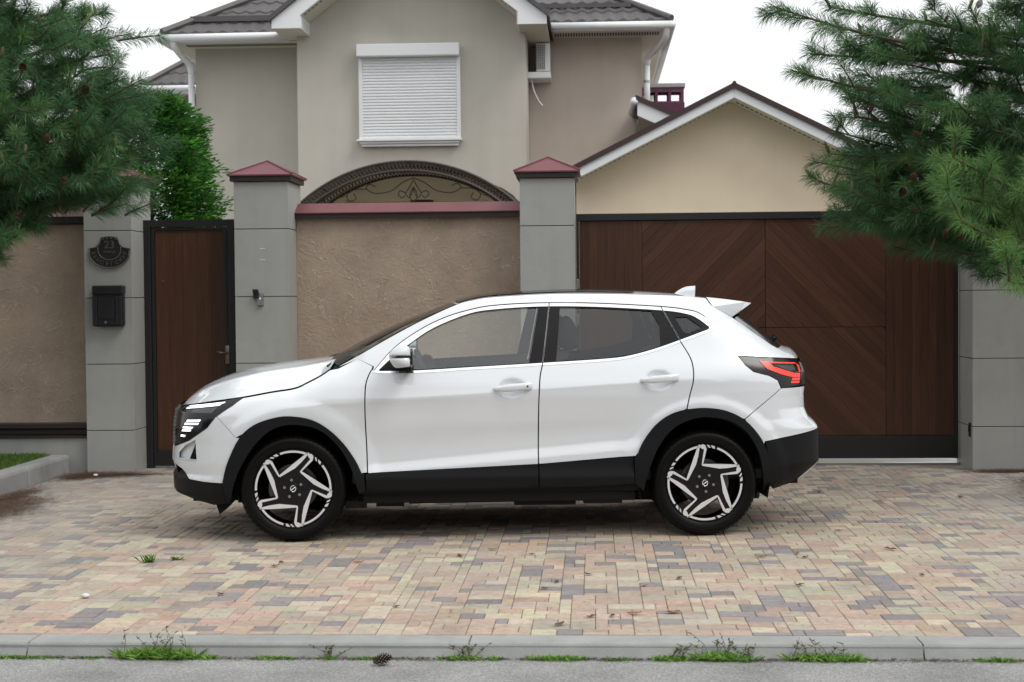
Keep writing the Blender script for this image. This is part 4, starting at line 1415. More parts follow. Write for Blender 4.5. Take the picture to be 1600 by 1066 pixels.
# --- doors
handle_f, handle_r = (.085, .972), (1.03, 1.016)
doorf = [(-.803, 1.072)] + shift(fgap, .004)[4:] + [(-.838, .440), (-.819, .440), (.245, .4835)] + shift(bgap_low[::-1], -.004) 
belt_f = [p for p in chrome_low if -.78 < p[0] < .272]
doorf = shift(fgap, .004)[2:] + [(-.838, .4405), (.244, .4840)] + shift(bgap_low[::-1], -.004)[:-1] + [(.276, 1.1145)] + [(p[0], p[1] - .0) for p in belt_f[::-1]]
fd = panel('front_door', doorf, M['paint'], CAR, step=.024, extra=crease_pts + lower_pts + handle_pts(*handle_f))
belt_r = [p for p in chrome_low if .30 < p[0] < 1.18]
doorr = [(.287, 1.1155)] + shift(bgap_low, .004)[1:] + [(.257, .4845), (.872, .530)] + [p for p in rarch_o if .885 < p[0] < 1.2] + shift(rdshut[::-1], -.004) + belt_r[::-1]
rd = panel('rear_door', doorr, M['paint'], CAR, step=.024, extra=crease_pts + lower_pts + handle_pts(*handle_r))
# --- body side: windscreen pillar, roof rail and rear quarter in one stamping
spoil_seam = spl([(1.386, 1.536), (1.427, 1.482), (1.545, 1.415)], 4)
quarter = roofside + spoil_seam[1:] + [(1.60, 1.378), (1.70, 1.300), (1.80, 1.228), (1.885, 1.182), (1.94, 1.162), (1.96, 1.136)]
lamp_t = [(1.555, 1.160), (1.70, 1.150), (1.85, 1.141), (1.961, 1.134), (xb(1.10), 1.10), (xb(1.04), 1.04), (xb(.965), .965), (1.838, .951), (1.815, 1.003), (1.756, 1.035), (1.652, 1.062), (1.602, 1.104)]
quarter = roofside + spoil_seam[1:] + [(1.60, 1.378), (1.70, 1.300), (1.80, 1.228), (1.885, 1.182), (1.945, 1.160), (1.968, 1.138), (1.85, 1.146), (1.70, 1.155), (1.549, 1.165), (1.598, 1.101), (1.649, 1.058), (1.753, 1.031), (1.811, 1.000), (1.832, .949)]
quarter += [(1.580, .760)] + [p for p in rarch_o if 1.214 < p[0] < 1.57 and p[1] > .7][::-1] + shift(rdshut[::-1], .004) + [p for p in chrome_low if p[0] > 1.195] + chrome_up[::-1][1:] + [(-.80, 1.12), (-.903, 1.168)]
# keep the door-frame gap dark: drop the upper trim line slightly
q_in = [(p[0], p[1] + .007) if p in chrome_up else p for p in quarter]
panel('body_side', q_in, M['paint'], CAR, step=.026, extra=crease_pts)
rb_poly = [(1.838, .948), (xb(.945), .950), (xb(.9), .90), (xb(.85), .85), (xb(.80), .80), (xb(.75), .75), (xb(.72), .72), (xb(.69), .69), (xb(.672), .672), (1.90, .640), (1.715, .612)] + [p for p in rarch_o if 1.57 < p[0] < 1.71][::-1] + [(1.586, .757)]
panel('rear_bumper', rb_poly, M['paint'], CAR, step=.024)
rl_poly = [(1.72, .606), (1.90, .634), (xb(.667), .666), (xb(.6), .60), (xb(.5), .5), (xb(.45), .45), (2.03, .345), (1.95, .305), (1.80, .285), (1.776, .33), (1.764, .438), (1.732, .545)]
lb = panel('lower_bumper', rl_poly, M['plastic'], CAR, off=.004, step=.026, rim=.06)
panel('skid_plate', [(xb(.452), .458), (2.035, .350), (1.965, .345)], M['alloy'], lb, off=.010, step=.03, rim=.01)
# --- tail lamps
tl = panel('tail_light', lamp_t, M['gloss_black'], CAR, off=.004, step=.022)
for p_ in ([(1.695, 1.128), (1.758, 1.122), (1.788, 1.091), (1.94, 1.043), (1.93, 1.018), (1.84, 1.040), (1.745, 1.077)], [(1.765, 1.122), (1.955, 1.112), (1.955, 1.104), (1.775, 1.113)],
           [(1.93, 1.044), (1.985, 1.04), (1.985, 1.015), (1.925, 1.019)], [(1.920, 1.013), (1.983, 1.010), (1.981, .997), (1.917, 1.0)], [(1.914, .994), (1.979, .991), (1.977, .978), (1.910, .981)], [(1.960, 1.108), (1.985, 1.09), (1.990, 1.05), (1.978, 1.05), (1.972, 1.085)]):
    panel('light_strip', p_, M['lamp_red'], tl, off=.008, step=.02, rim=.006)
panel('reflector', [(1.80, 1.098), (1.94, 1.094), (1.95, 1.062), (1.90, 1.060)], M['lamp_grey'], tl, off=.006, step=.03, rim=0)
panel('bumper_seam', [(1.836, .9505), (1.842, .9505), (1.59, .762), (1.584, .762)], M['lamp_grey'], CAR, off=-.001, step=.03, rim=0)  # grey strip filling the seam between quarter panel and rear bumper

# --- black plastic cladding
arch_f = [p for p in farch_o] + [(-.878, .36), (-.90, .31)] + farch_i[::-1] + [(-1.757, .25)]
panel('arch_trim', farch_o + [(-.868, .437), (-.862, .33), (-.90, .312)] + farch_i[::-1][1:] + [(-1.752, .252)], M['plastic'], CAR, off=.012, step=.022, rim=.05)
panel('arch_trim', rarch_o + [(1.712, .28)] + rarch_i[::-1][1:] + [(.872, .352), (.866, .518)], M['plastic'], CAR, off=.012, step=.022, rim=.05)
def sillW(x, z): return np.interp(z, [.28, .33, .40, .46, .56], [.845, .893, .905, .892, .892])
panel('sill_trim', [(-.858, .434), (.246, .480), (.246, .330), (-.1, .322), (-.5, .316), (-.815, .312), (-.852, .335)], M['plastic'], CAR, off=.004, step=.03, rim=.06, W=sillW)
panel('sill_trim', [(.254, .480), (.861, .521), (.867, .352), (.6, .338), (.254, .330)], M['plastic'], CAR, off=.004, step=.03, rim=.06, W=sillW)

# --- windows
DLO = chrome_up + chrome_low[::-1][1:-1]
cen = np.array([.3, 1.3])
def inset(poly, fn):
    A = np.array(poly); n = len(A); out = []
    for i in range(n):
        a, b = A[i - 1], A[(i + 1) % n]
        d = b - a; d /= np.linalg.norm(d) + 1e-9
        nn_ = np.array([d[1], -d[0]])
        if ((A[i] + nn_ * .01 - cen) @ (A[i] + nn_ * .01 - cen)) > ((A[i] - cen) @ (A[i] - cen)): nn_ = -nn_
        out.append(tuple(A[i] + nn_ * fn(i, A[i])))
    return out
nu_ = len(chrome_up)
def trim_w(i, p):
    if i < nu_: return .027 if p[0] > -.7 else .016
    return .013 + .012 * float(smooth((p[0] - 1.2) / .2))
DIN = spl([(-.772, 1.095), (-.688, 1.172), (-.572, 1.262), (-.414, 1.363), (-.184, 1.452), (-.003, 1.479), (.281, 1.494), (.643, 1.489), (1.076, 1.462), (1.238, 1.438), (1.311, 1.408), (1.385, 1.350)], 4) + \
    spl([(1.378, 1.336), (1.189, 1.270), (1.038, 1.220), (.869, 1.176), (.706, 1.154), (.265, 1.130), (-.191, 1.108), (-.515, 1.092), (-.760, 1.090)], 4)
def side_of(poly, p0, p1, keep_left, gap):
    d = np.array([p1[0] - p0[0], p1[1] - p0[1]]); d /= np.linalg.norm(d)
    nx, nz = (-d[1], d[0])
    s = 1 if keep_left else -1
    return clip_half(poly, s * nx, s * nz, s * (nx * p0[0] + nz * p0[1]) + gap)
B0, B1 = (.282, 1.118), (.344, 1.512)
C0, C1 = (1.189, 1.255), (1.080, 1.482)
def cut3(poly, g_):
    f = side_of(poly, B0, B1, True, g_)
    r = side_of(side_of(poly, B0, B1, False, g_), C0, C1, True, g_)
    q = side_of(poly, C0, C1, False, g_)
    return f, r, q
out3, in3 = cut3(DLO, .003), cut3(DIN, .0035)
fglass = [(-.650, 1.099), (-.515, 1.0975), (-.191, 1.1135), (.197, 1.1315)] + spl([(.272, 1.486), (.13, 1.4835), (-.003, 1.472), (-.184, 1.445), (-.414, 1.356), (-.572, 1.255), (-.650, 1.190)], 4)
rglass = [(.372, 1.141), (.706, 1.159), (.869, 1.181), (1.053, 1.229), (1.058, 1.36), (1.012, 1.457), (.643, 1.481), (.412, 1.484)]
qglass = [(1.165, 1.415), (1.245, 1.415), (1.33, 1.352), (1.328, 1.342), (1.25, 1.312), (1.225, 1.312), (1.205, 1.33)]
owners = (fd, rd, CAR)
for o_, i_, gl_, ow, gm in zip(out3, in3, (fglass, rglass, qglass), owners, ('glass', 'glass_dark', 'glass_dark')):
    panel('chrome_trim', o_, M['chrome'], ow, off=.003, holes=[i_], step=.03, rim=.012)
    panel('window_frame', i_, M['pillar_black'], ow, off=-.003, holes=[gl_], step=.03, rim=.03)
    panel('side_window', gl_, M[gm], ow, off=-.010, step=.05, rim=0)
# --- handles
for (hx, hz), ow, tilt, lock in ((handle_f, fd, .02, True), (handle_r, rd, .02, False)):
    for s in (-1, 1):
        V = []; F = []
        st = 14; sg = 10
        for i in range(st + 1):
            u = i / st
            xx = hx - .12 + .245 * u
            hgt = .024 * (.55 + .45 * smooth(u / .35)) * (1 if u < .97 else .85)
            yb = float(Wf(xx if abs(xx - hx) > .09 else hx + .14, hz + .02)) + .010 + .022 * math.sin(math.pi * min(1, max(0, (u + .02) / 1.0))) ** .6
            for k in range(sg):
                a = 2 * math.pi * k / sg
                V.append((xx, s * (yb + .009 * math.sin(a)), hz + tilt * (u - .5) * .9 + .006 + hgt * math.cos(a)))
        for i in range(st):
            for k in range(sg):
                F.append((i * sg + k, i * sg + (k + 1) % sg, (i + 1) * sg + (k + 1) % sg, (i + 1) * sg + k))
        F.append(tuple(range(sg))); F.append(tuple(range(st * sg, st * sg + sg)))
        o = mesh_obj('door_handle', V, F, M['paint'], ow[s], True)
        bm = bmesh.new(); bm.from_mesh(o.data); bmesh.ops.recalc_face_normals(bm, faces=bm.faces[:]); bm.to_mesh(o.data); bm.free()
        if lock and s < 0:
            MB().tube([(hx + .095, s * .935, hz + .014), (hx + .095, s * .9445, hz + .014)], .007, 10).build('lock', M['lamp_grey'], ow[s], True)
# --- bonnet, cowl, windscreen, roof
hc = spl([(-2.125, .848), (-2.074, .905), (-1.988, .966), (-1.902, 1.008), (-1.79, 1.050), (-1.652, 1.084), (-1.489, 1.112), (-1.284, 1.136), (-1.06, 1.160)], 6)
def along(poly, u):
    A = np.array(poly); d = np.r_[0, np.cumsum(np.linalg.norm(np.diff(A, axis=0), axis=1))]
    t = u * d[-1]
    return np.interp(t, d, A[:, 0]), np.interp(t, d, A[:, 1])
def hood_fn(u, t):
    ex, ez = along(hoodedge, u); cx, cz = along(hc, u)
    a = abs(t)
    ey = float(Wf(ex, ez)) - .004
    f = 1 - a ** 2.6
    rib = .010 * math.exp(-((a - .62) / .10) ** 2) * smooth(u / .2)
    return (ex + (cx - ex) * (1 - a ** 2), t * ey, ez + .004 + (cz - ez) * f + rib)
patch('bonnet', hood_fn, 44, 40, M['paint'], CAR)
ws_e = spl([(-1.035, 1.122), (-.905, 1.190), (-.71, 1.300), (-.489, 1.413), (-.267, 1.510)], 6)
ws_c = spl([(-1.12, 1.150), (-.87, 1.285), (-.60, 1.408), (-.30, 1.522)], 6)
def ws_fn(u, t):
    ex, ez = along(ws_e, u); cx, cz = along(ws_c, u)
    a = abs(t); ey = float(Wf(ex, ez)) - .004
    return (ex + (cx - ex) * (1 - a ** 2.4), t * ey, ez + (cz - ez) * (1 - a ** 2.4) + .003)
patch('windscreen', ws_fn, 16, 24, M['glass_screen'], CAR)
def cowl_fn(u, t):
    p, q = hood_fn(.94, t), ws_fn(.04, t)
    return tuple((1 - u) * p[i] + u * q[i] - (.012 * math.sin(math.pi * u) if i == 2 else 0) - (.01 if i == 2 else 0) for i in range(3))
patch('cowl', cowl_fn, 5, 24, M['plastic'], CAR)
wp = MB()
wp.tube([(-1.11, -.66, 1.118), (-1.09, -.55, 1.132), (-1.08, -.2, 1.158), (-1.075, .1, 1.163)], .007, 6)
wp.tube([(-1.15, .05, 1.150), (-1.09, .25, 1.165), (-1.06, .55, 1.150)], .007, 6)
wp.build('wiper', M['plastic'], CAR)
rf_e = spl([(-.267, 1.510), (-.152, 1.540), (-.017, 1.559), (.357, 1.576), (.739, 1.574), (1.169, 1.560), (1.40, 1.536)], 6)
rf_c = spl([(-.30, 1.522), (-.16, 1.560), (0.0, 1.580), (.375, 1.600), (.739, 1.602), (1.169, 1.580), (1.43, 1.548)], 6)
def roof_fn(u, t, lift=0):
    ex, ez = along(rf_e, u); cx, cz = along(rf_c, u)
    a = abs(t); ey = float(Wf(ex, ez)) - .003
    return (ex + (cx - ex) * (1 - a ** 2.4), t * ey, ez + (cz - ez) * (1 - a ** 2.6) + lift)
patch('roof', roof_fn, 40, 24, M['paint'], CAR)
patch('panoramic_roof', lambda u, t: roof_fn(.015 + .70 * u, t * .90, .007), 30, 24, M['gloss_black'], CAR)
# --- spoiler, tailgate, rear and front closing panels
def spoil_fn(u, t):
    a = abs(t)
    y_ = t * (.58 - .03 * u)
    k = 1 - .06 * a ** 3
    return (1.39 + (.325 * k) * u, y_, 1.545 - .028 * u - .012 * u * u + .006 * (1 - a * a))
def spoil_under(u, t):
    a = abs(t)
    return (1.56 + (.153 - .02 * a ** 3) * u, t * (.585 - .035 * u), 1.412 + .088 * u)
sp1 = patch('roof_spoiler', spoil_fn, 10, 20, M['paint'], CAR)
def spoil_edge(u, t):
    p, q = spoil_fn(1, t), spoil_under(1, t)
    return tuple(p[i] * (1 - u) + q[i] * u + (.006 * math.sin(math.pi * u) if i == 0 else 0) for i in range(3))
patch('spoiler_lip', spoil_edge, 4, 20, M['paint'], sp1)
patch('spoiler_underside', spoil_under, 4, 20, M['paint'], sp1)
for s in (-1, 1):
    up_e = [spoil_fn(k / 8, s) for k in range(9)]
    lo_e = [spoil_under(k / 6, s) for k in range(7)]
    vs = up_e + lo_e[::-1]
    se = [(p[0], p[1] + s * .002, p[2]) for p in vs] + [(1.427, s * (float(Wf(1.427, 1.482)) + .001), 1.482)]
    mesh_obj('spoiler_end', se, [tuple(range(len(se)))], M['paint'], sp1)
fin = MB()
fo = spl([(1.245, 1.556), (1.29, 1.592), (1.343, 1.618), (1.40, 1.624), (1.412, 1.620), (1.408, 1.545)], 4)
V = []; F = []
nf_ = len(fo)
for yy_, sc_ in ((-.022, .0), (-.016, .55), (-.005, 1), (.005, 1), (.016, .55), (.022, 0)):
    for p in fo:
        V.append((1.32 + (p[0] - 1.32) * (.85 + .15 * sc_), yy_ if p[1] < 1.57 else yy_ * .35, 1.548 + (p[1] - 1.548) * sc_))
for i in range(5):
    for k in range(nf_ - 1):
        F.append((i * nf_ + k, i * nf_ + k + 1, (i + 1) * nf_ + k + 1, (i + 1) * nf_ + k))
o = mesh_obj('antenna_fin', V, F, M['paint'], CAR, True)
rg_e = [(1.565, 1.405), (1.70, 1.300), (1.80, 1.228), (1.84, 1.205)]
rg_c = [(1.69, 1.430), (1.835, 1.325), (1.93, 1.248), (1.965, 1.215)]
def rg_fn(u, t):
    ex, ez = along(rg_e, u); cx, cz = along(rg_c, u)
    a = abs(t)
    return (ex + (cx - ex) * (1 - a ** 2.2), t * (float(Wf(ex, ez)) - .003), ez + (cz - ez) * (1 - a ** 2.2))
patch('rear_window', rg_fn, 8, 16, M['gloss_black'], CAR)
MB().tube([(1.90, -.05, 1.255), (1.90, -.30, 1.262), (1.885, -.42, 1.258)], .012, 6).tube([(1.885, -.30, 1.24), (1.91, -.30, 1.275)], .022, 8).build('rear_wiper', M['plastic'], CAR)
def close_rear(z0, z1, m, name, n_=16):
    def fn(u, t):
        z = z0 + (z1 - z0) * u
        ex = xb(z); a = abs(t)
        return (ex + .07 * (1 - a ** 2.2), t * (float(Wf(ex, z)) - .001), z)
    return patch(name, fn, n_, 16, m, CAR)
tg_e = [(1.84, 1.205), (1.885, 1.182), (1.945, 1.160), (1.972, 1.136)]
tg_c = [(1.965, 1.215), (2.035, 1.196), (2.066, 1.165), (xb(1.14) + .07, 1.14)]
def tg_top(u, t):
    ex, ez = along(tg_e, u); cx, cz = along(tg_c, u)
    a = abs(t)
    return (ex + (cx - ex) * (1 - a ** 2.2), t * (float(Wf(ex, ez)) - .002), ez + (cz - ez) * (1 - a ** 3))
patch('tailgate', tg_top, 6, 16, M['paint'], CAR)
close_rear(.95, 1.14, M['paint'], 'tailgate')
close_rear(.672, .95, M['paint'], 'rear_bumper')
close_rear(.45, .667, M['plastic'], 'lower_bumper')
def rear_under(u, t):
    a = abs(t)
    p = (xb(.45) + .07 * (1 - a ** 2.2), t * float(Wf(xb(.45), .45)), .45)
    q = (1.95, t * .56, .30)
    return tuple(p[i] * (1 - u) + q[i] * u for i in range(3))
patch('lower_bumper', rear_under, 3, 12, M['plastic'], CAR)
def close_front(z0, z1, m, name, n_=14):
    def fn(u, t):
        z = z0 + (z1 - z0) * u
        ex = xf(z); a = abs(t)
        return (ex - .075 * (1 - a ** 2.2), t * (float(Wf(ex, z)) - .001), z)
    return patch(name, fn, n_, 16, m, CAR)
grl = close_front(.60, .862, M['gloss_black'], 'grille')
for k in range(9):
    z = .615 + k * .026
    ex = xf(z)
    MB().tube([(ex - .078 * (1 - abs(t) ** 2.2), t * (float(Wf(ex, z)) - .02), z) for t in np.linspace(-.9, .9, 13)], .006, 5).build('bar', M['lamp_grey'], grl)
close_front(.455, .60, M['paint'], 'front_bumper')
close_front(.27, .455, M['plastic'], 'lower_bumper')
# --- door mirrors
def pillow(outline, y0, y1, m, name, parent, sc=((0, .80), (.15, .94), (.5, 1), (.85, .97), (1, .9)), axis_fn=None):
    A = np.array(outline); c = A.mean(0)
    V = []; F = []; n = len(A)
    for (u, k) in sc:
        for p in A:
            q = c + (p - c) * k
            V.append((q[0], y0 + (y1 - y0) * u, q[1]))
    for i in range(len(sc) - 1):
        for k in range(n):
            F.append((i * n + k, i * n + (k + 1) % n, (i + 1) * n + (k + 1) % n, (i + 1) * n + k))
    F.append(tuple(range(n))); F.append(tuple(range(len(V) - n, len(V))))
    o = mesh_obj(name, V, F, m, parent, True)
    bm = bmesh.new(); bm.from_mesh(o.data); bmesh.ops.recalc_face_normals(bm, faces=bm.faces[:]); bm.to_mesh(o.data); bm.free()
    return o
for s in (-1, 1):
    up_o = spl([(-.700, 1.192), (-.692, 1.215), (-.660, 1.243), (-.61, 1.254), (-.572, 1.248), (-.558, 1.225), (-.556, 1.192)], 4)
    lo_o = spl([(-.698, 1.184), (-.685, 1.15), (-.655, 1.118), (-.60, 1.120), (-.560, 1.124)], 4) + [(-.556, 1.187)]
    mr_ = pillow(up_o, s * 1.09, s * .91, M['paint'], 'wing_mirror', CAR)
    pillow(lo_o, s * 1.085, s * .915, M['paint'], 'lower_shell', mr_)
    MB().box(-.695, -.556, min(s * 1.083, s * .915), max(s * 1.083, s * .915), 1.1865, 1.1915).build('turn_signal', M['chrome'], mr_)
    pillow([(-.557, 1.13), (-.549, 1.135), (-.549, 1.24), (-.557, 1.242)], s * 1.07, s * .93, M['gloss_black'], 'mirror_glass', mr_)
    MB().prism([(-.66, 1.122), (-.58, 1.122), (-.58, 1.098), (-.64, 1.092)], min(s * .96, s * .84), max(s * .96, s * .84), 'y').build('mirror_arm', M['gloss_black'], mr_)
    MB().prism([(-.60, 1.121), (-.556, 1.125), (-.556, 1.098), (-.585, 1.09)], min(s * 1.06, s * .86), max(s * 1.06, s * .86), 'y').build('mirror_base', M['gloss_black'], mr_)
panel('mirror_triangle', [(-.775, 1.093), (-.655, 1.097), (-.66, 1.195), (-.70, 1.170)], M['pillar_black'], fd, off=.002, step=.05, rim=.01)

# --- inner body, wheel tubs, floor and cabin
def ring_cut(cx, cz, r, a0, a1, n=14):
    return [(cx + r * math.cos(a0 + (a1 - a0) * k / n), cz + r * math.sin(a0 + (a1 - a0) * k / n)) for k in range(n + 1)]
inner = [(-1.97, .30)] + [(-1.73, .30)] + ring_cut(-1.322, .345, .415, math.pi, 0)[:] + [(-.90, .30), (.90, .30)] + ring_cut(1.327, .345, .425, math.pi, 0) + [(1.76, .30), (1.93, .32), (1.95, .7), (1.88, 1.1), (1.70, 1.22), (1.40, 1.30), (1.0, 1.17), (.7, 1.11), (-.1, 1.07), (-.85, 1.06), (-1.1, 1.03), (-1.3, .93), (-1.7, .87), (-1.95, .80)]
panel('inner_body', inner, M['black'], CAR, off=-.040, step=.06, rim=0)
for cx, r in ((-1.322, .415), (1.327, .425)):
    for s in (-1, 1):
        P0 = [(cx + r * math.cos(a), s * .86, .345 + r * math.sin(a)) for a in np.linspace(-.25, math.pi + .25, 20)]
        P1 = [(p[0], s * .52, p[2]) for p in P0]
        nn = len(P0)
        MB().add(P0 + P1, [(i, i + 1, nn + i + 1, nn + i) for i in range(nn - 1)] + [tuple(range(nn, 2 * nn))]).build('wheel_housing', M['black'], CAR)
ub = MB()
ub.box(-1.72, 1.72, -.52, .52, .215, .40).box(-.88, .88, -.80, .80, .235, .36).box(-.90, .90, -.28, .79, .192, .30).box(-2.0, -1.70, -.60, .60, .24, .42).box(1.70, 1.98, -.66, .66, .31, .5)  # lower off-centre box added to block light and darken the ground beneath
ub.box(-1.0, -.86, -.78, -.72, .20, .25).box(-.80, -.62, -.74, -.6, .205, .26).box(.1, .5, -.74, -.62, .20, .25).box(.55, .8, -.78, -.7, .21, .26)
ub.tube([(-.6, -.2, .19), (1.2, -.25, .2), (1.75, -.5, .23)], .04, 8).tube([(-1.32, -.8, .32), (-1.32, .8, .32)], .035, 8).tube([(1.327, -.8, .30), (1.327, .8, .30)], .05, 8)
ub.build('underbody', M['black'], CAR)
cb = MB()
cb.box(-.95, 1.75, -.78, .78, .36, .42)
cb.build('cabin_floor', M['interior'], CAR)
pillow(spl([(-1.05, 1.06), (-.80, 1.125), (-.55, 1.115), (-.42, 1.06), (-.40, .9), (-.6, .6), (-1.0, .6)], 3), -.76, .76, M['interior'], 'dashboard', CAR, sc=((0, .95), (.1, 1), (.9, 1), (1, .95)))
pillow(spl([(-.53, 1.10), (-.50, 1.145), (-.45, 1.14), (-.42, 1.10)], 3), .20, .55, M['interior'], 'instrument_hood', CAR)
st_ = MB()
ring = []
for k in range(25):
    a = 2 * math.pi * k / 24
    ring.append((-.465 - .07 * math.sin(a) , -.37 + .185 * math.cos(a), 1.035 + .165 * math.sin(a)))
st_.tube(ring, .017, 8, False)
st_.tube([(-.46, -.53, 1.035), (-.47, -.21, 1.035)], .018, 6).tube([(-.47, -.37, 1.04), (-.44, -.37, .88)], .02, 6).box(-.50, -.44, -.44, -.30, .98, 1.09, .02)
st_.build('steering_wheel', M['seat'], CAR, True)
def seat(x0, yc, wid, name='seat', hr=True):
    back = spl([(x0 + .02, .62), (x0 + .12, .66), (x0 + .30, 1.12), (x0 + .36, 1.185), (x0 + .31, 1.20), (x0 + .20, 1.14), (x0 - .02, .70)], 4)
    o = pillow(back, yc - wid / 2, yc + wid / 2, M['seat'], name, CAR)
    pillow(spl([(x0 - .50, .60), (x0 - .46, .68), (x0 - .05, .68), (x0 + .08, .62), (x0 + .05, .50), (x0 - .45, .48)], 4), yc - wid / 2, yc + wid / 2, M['seat'], 'cushion', o)
    if hr:
        head = spl([(x0 + .275, 1.29), (x0 + .295, 1.38), (x0 + .33, 1.425), (x0 + .375, 1.41), (x0 + .425, 1.30), (x0 + .42, 1.215), (x0 + .36, 1.195), (x0 + .30, 1.215)], 4)
        pillow(head, yc - .14, yc + .14, M['seat'], 'headrest', o)
        MB().tube([(x0 + .335, yc - .06, 1.15), (x0 + .355, yc - .06, 1.25)], .008, 6).tube([(x0 + .335, yc + .06, 1.15), (x0 + .355, yc + .06, 1.25)], .008, 6).build('headrest_post', M['steel'], o)
seat(.13, -.37, .5)
seat(.13, .37, .5)
seat(.88, -.36, .56)
seat(.88, .36, .56)
MB().box(-.02, .02, -.12, .12, -.035, .035, .01).build('rear_view_mirror', M['black'], CAR).location = (-.47, 0, 1.36)

# --- wheels
RR = .345
def disc_obj(poly, y, m, name, parent, holes=(), depth=.0):
    V, T = triangulate(poly, holes, .05)
    vs = [(p[0], y, p[1]) for p in V]
    fs = [tuple(int(i) for i in t_) for t_ in T]
    if depth > 0:
        cnt = {}
        for t_ in T:
            for i in range(3): cnt[(int(t_[i]), int(t_[(i + 1) % 3]))] = 1
        n0 = len(vs)
        vs += [(p[0], y + depth, p[1]) for p in V]
        fs += [(a, n0 + a, n0 + b, b) for (a, b) in cnt if (b, a) not in cnt]
    return mesh_obj(name, vs, fs, m, parent)
KS = .25 / 232.0
def rot2(p, a): return (p[0] * math.cos(a) - p[1] * math.sin(a), p[0] * math.sin(a) + p[1] * math.cos(a))
def arc2(r, a0, a1, n): return [(r * math.cos(R(a0 + (a1 - a0) * k / n)), r * math.sin(R(a0 + (a1 - a0) * k / n))) for k in range(n + 1)]
opening = [(-77, 87), (0, 147), (78, 204)] + arc2(212, 69, 121, 10) + [(-122, 158), (-100, 117)]
blade = [(-82, 80), (0, 146), (82, 210), (95, 214), (93, 205), (52, 158), (14, 122), (-76, 70)]
leg = [(-82, 82), (-75, 69), (-86, 72), (-112, 116), (-132, 150), (-166, 158), (-157, 172), (-138, 173), (-120, 160), (-100, 119)]
rimarc = arc2(214, 70, 110, 10) + arc2(226, 110, 66, 10)
slit1 = arc2(213, 113, 117, 2) + arc2(228, 121, 115, 2)
slit2 = arc2(213, 120, 123, 2) + arc2(228, 127, 124, 2)
foot = arc2(204, 127, 134, 3) + arc2(228, 141, 130, 4)
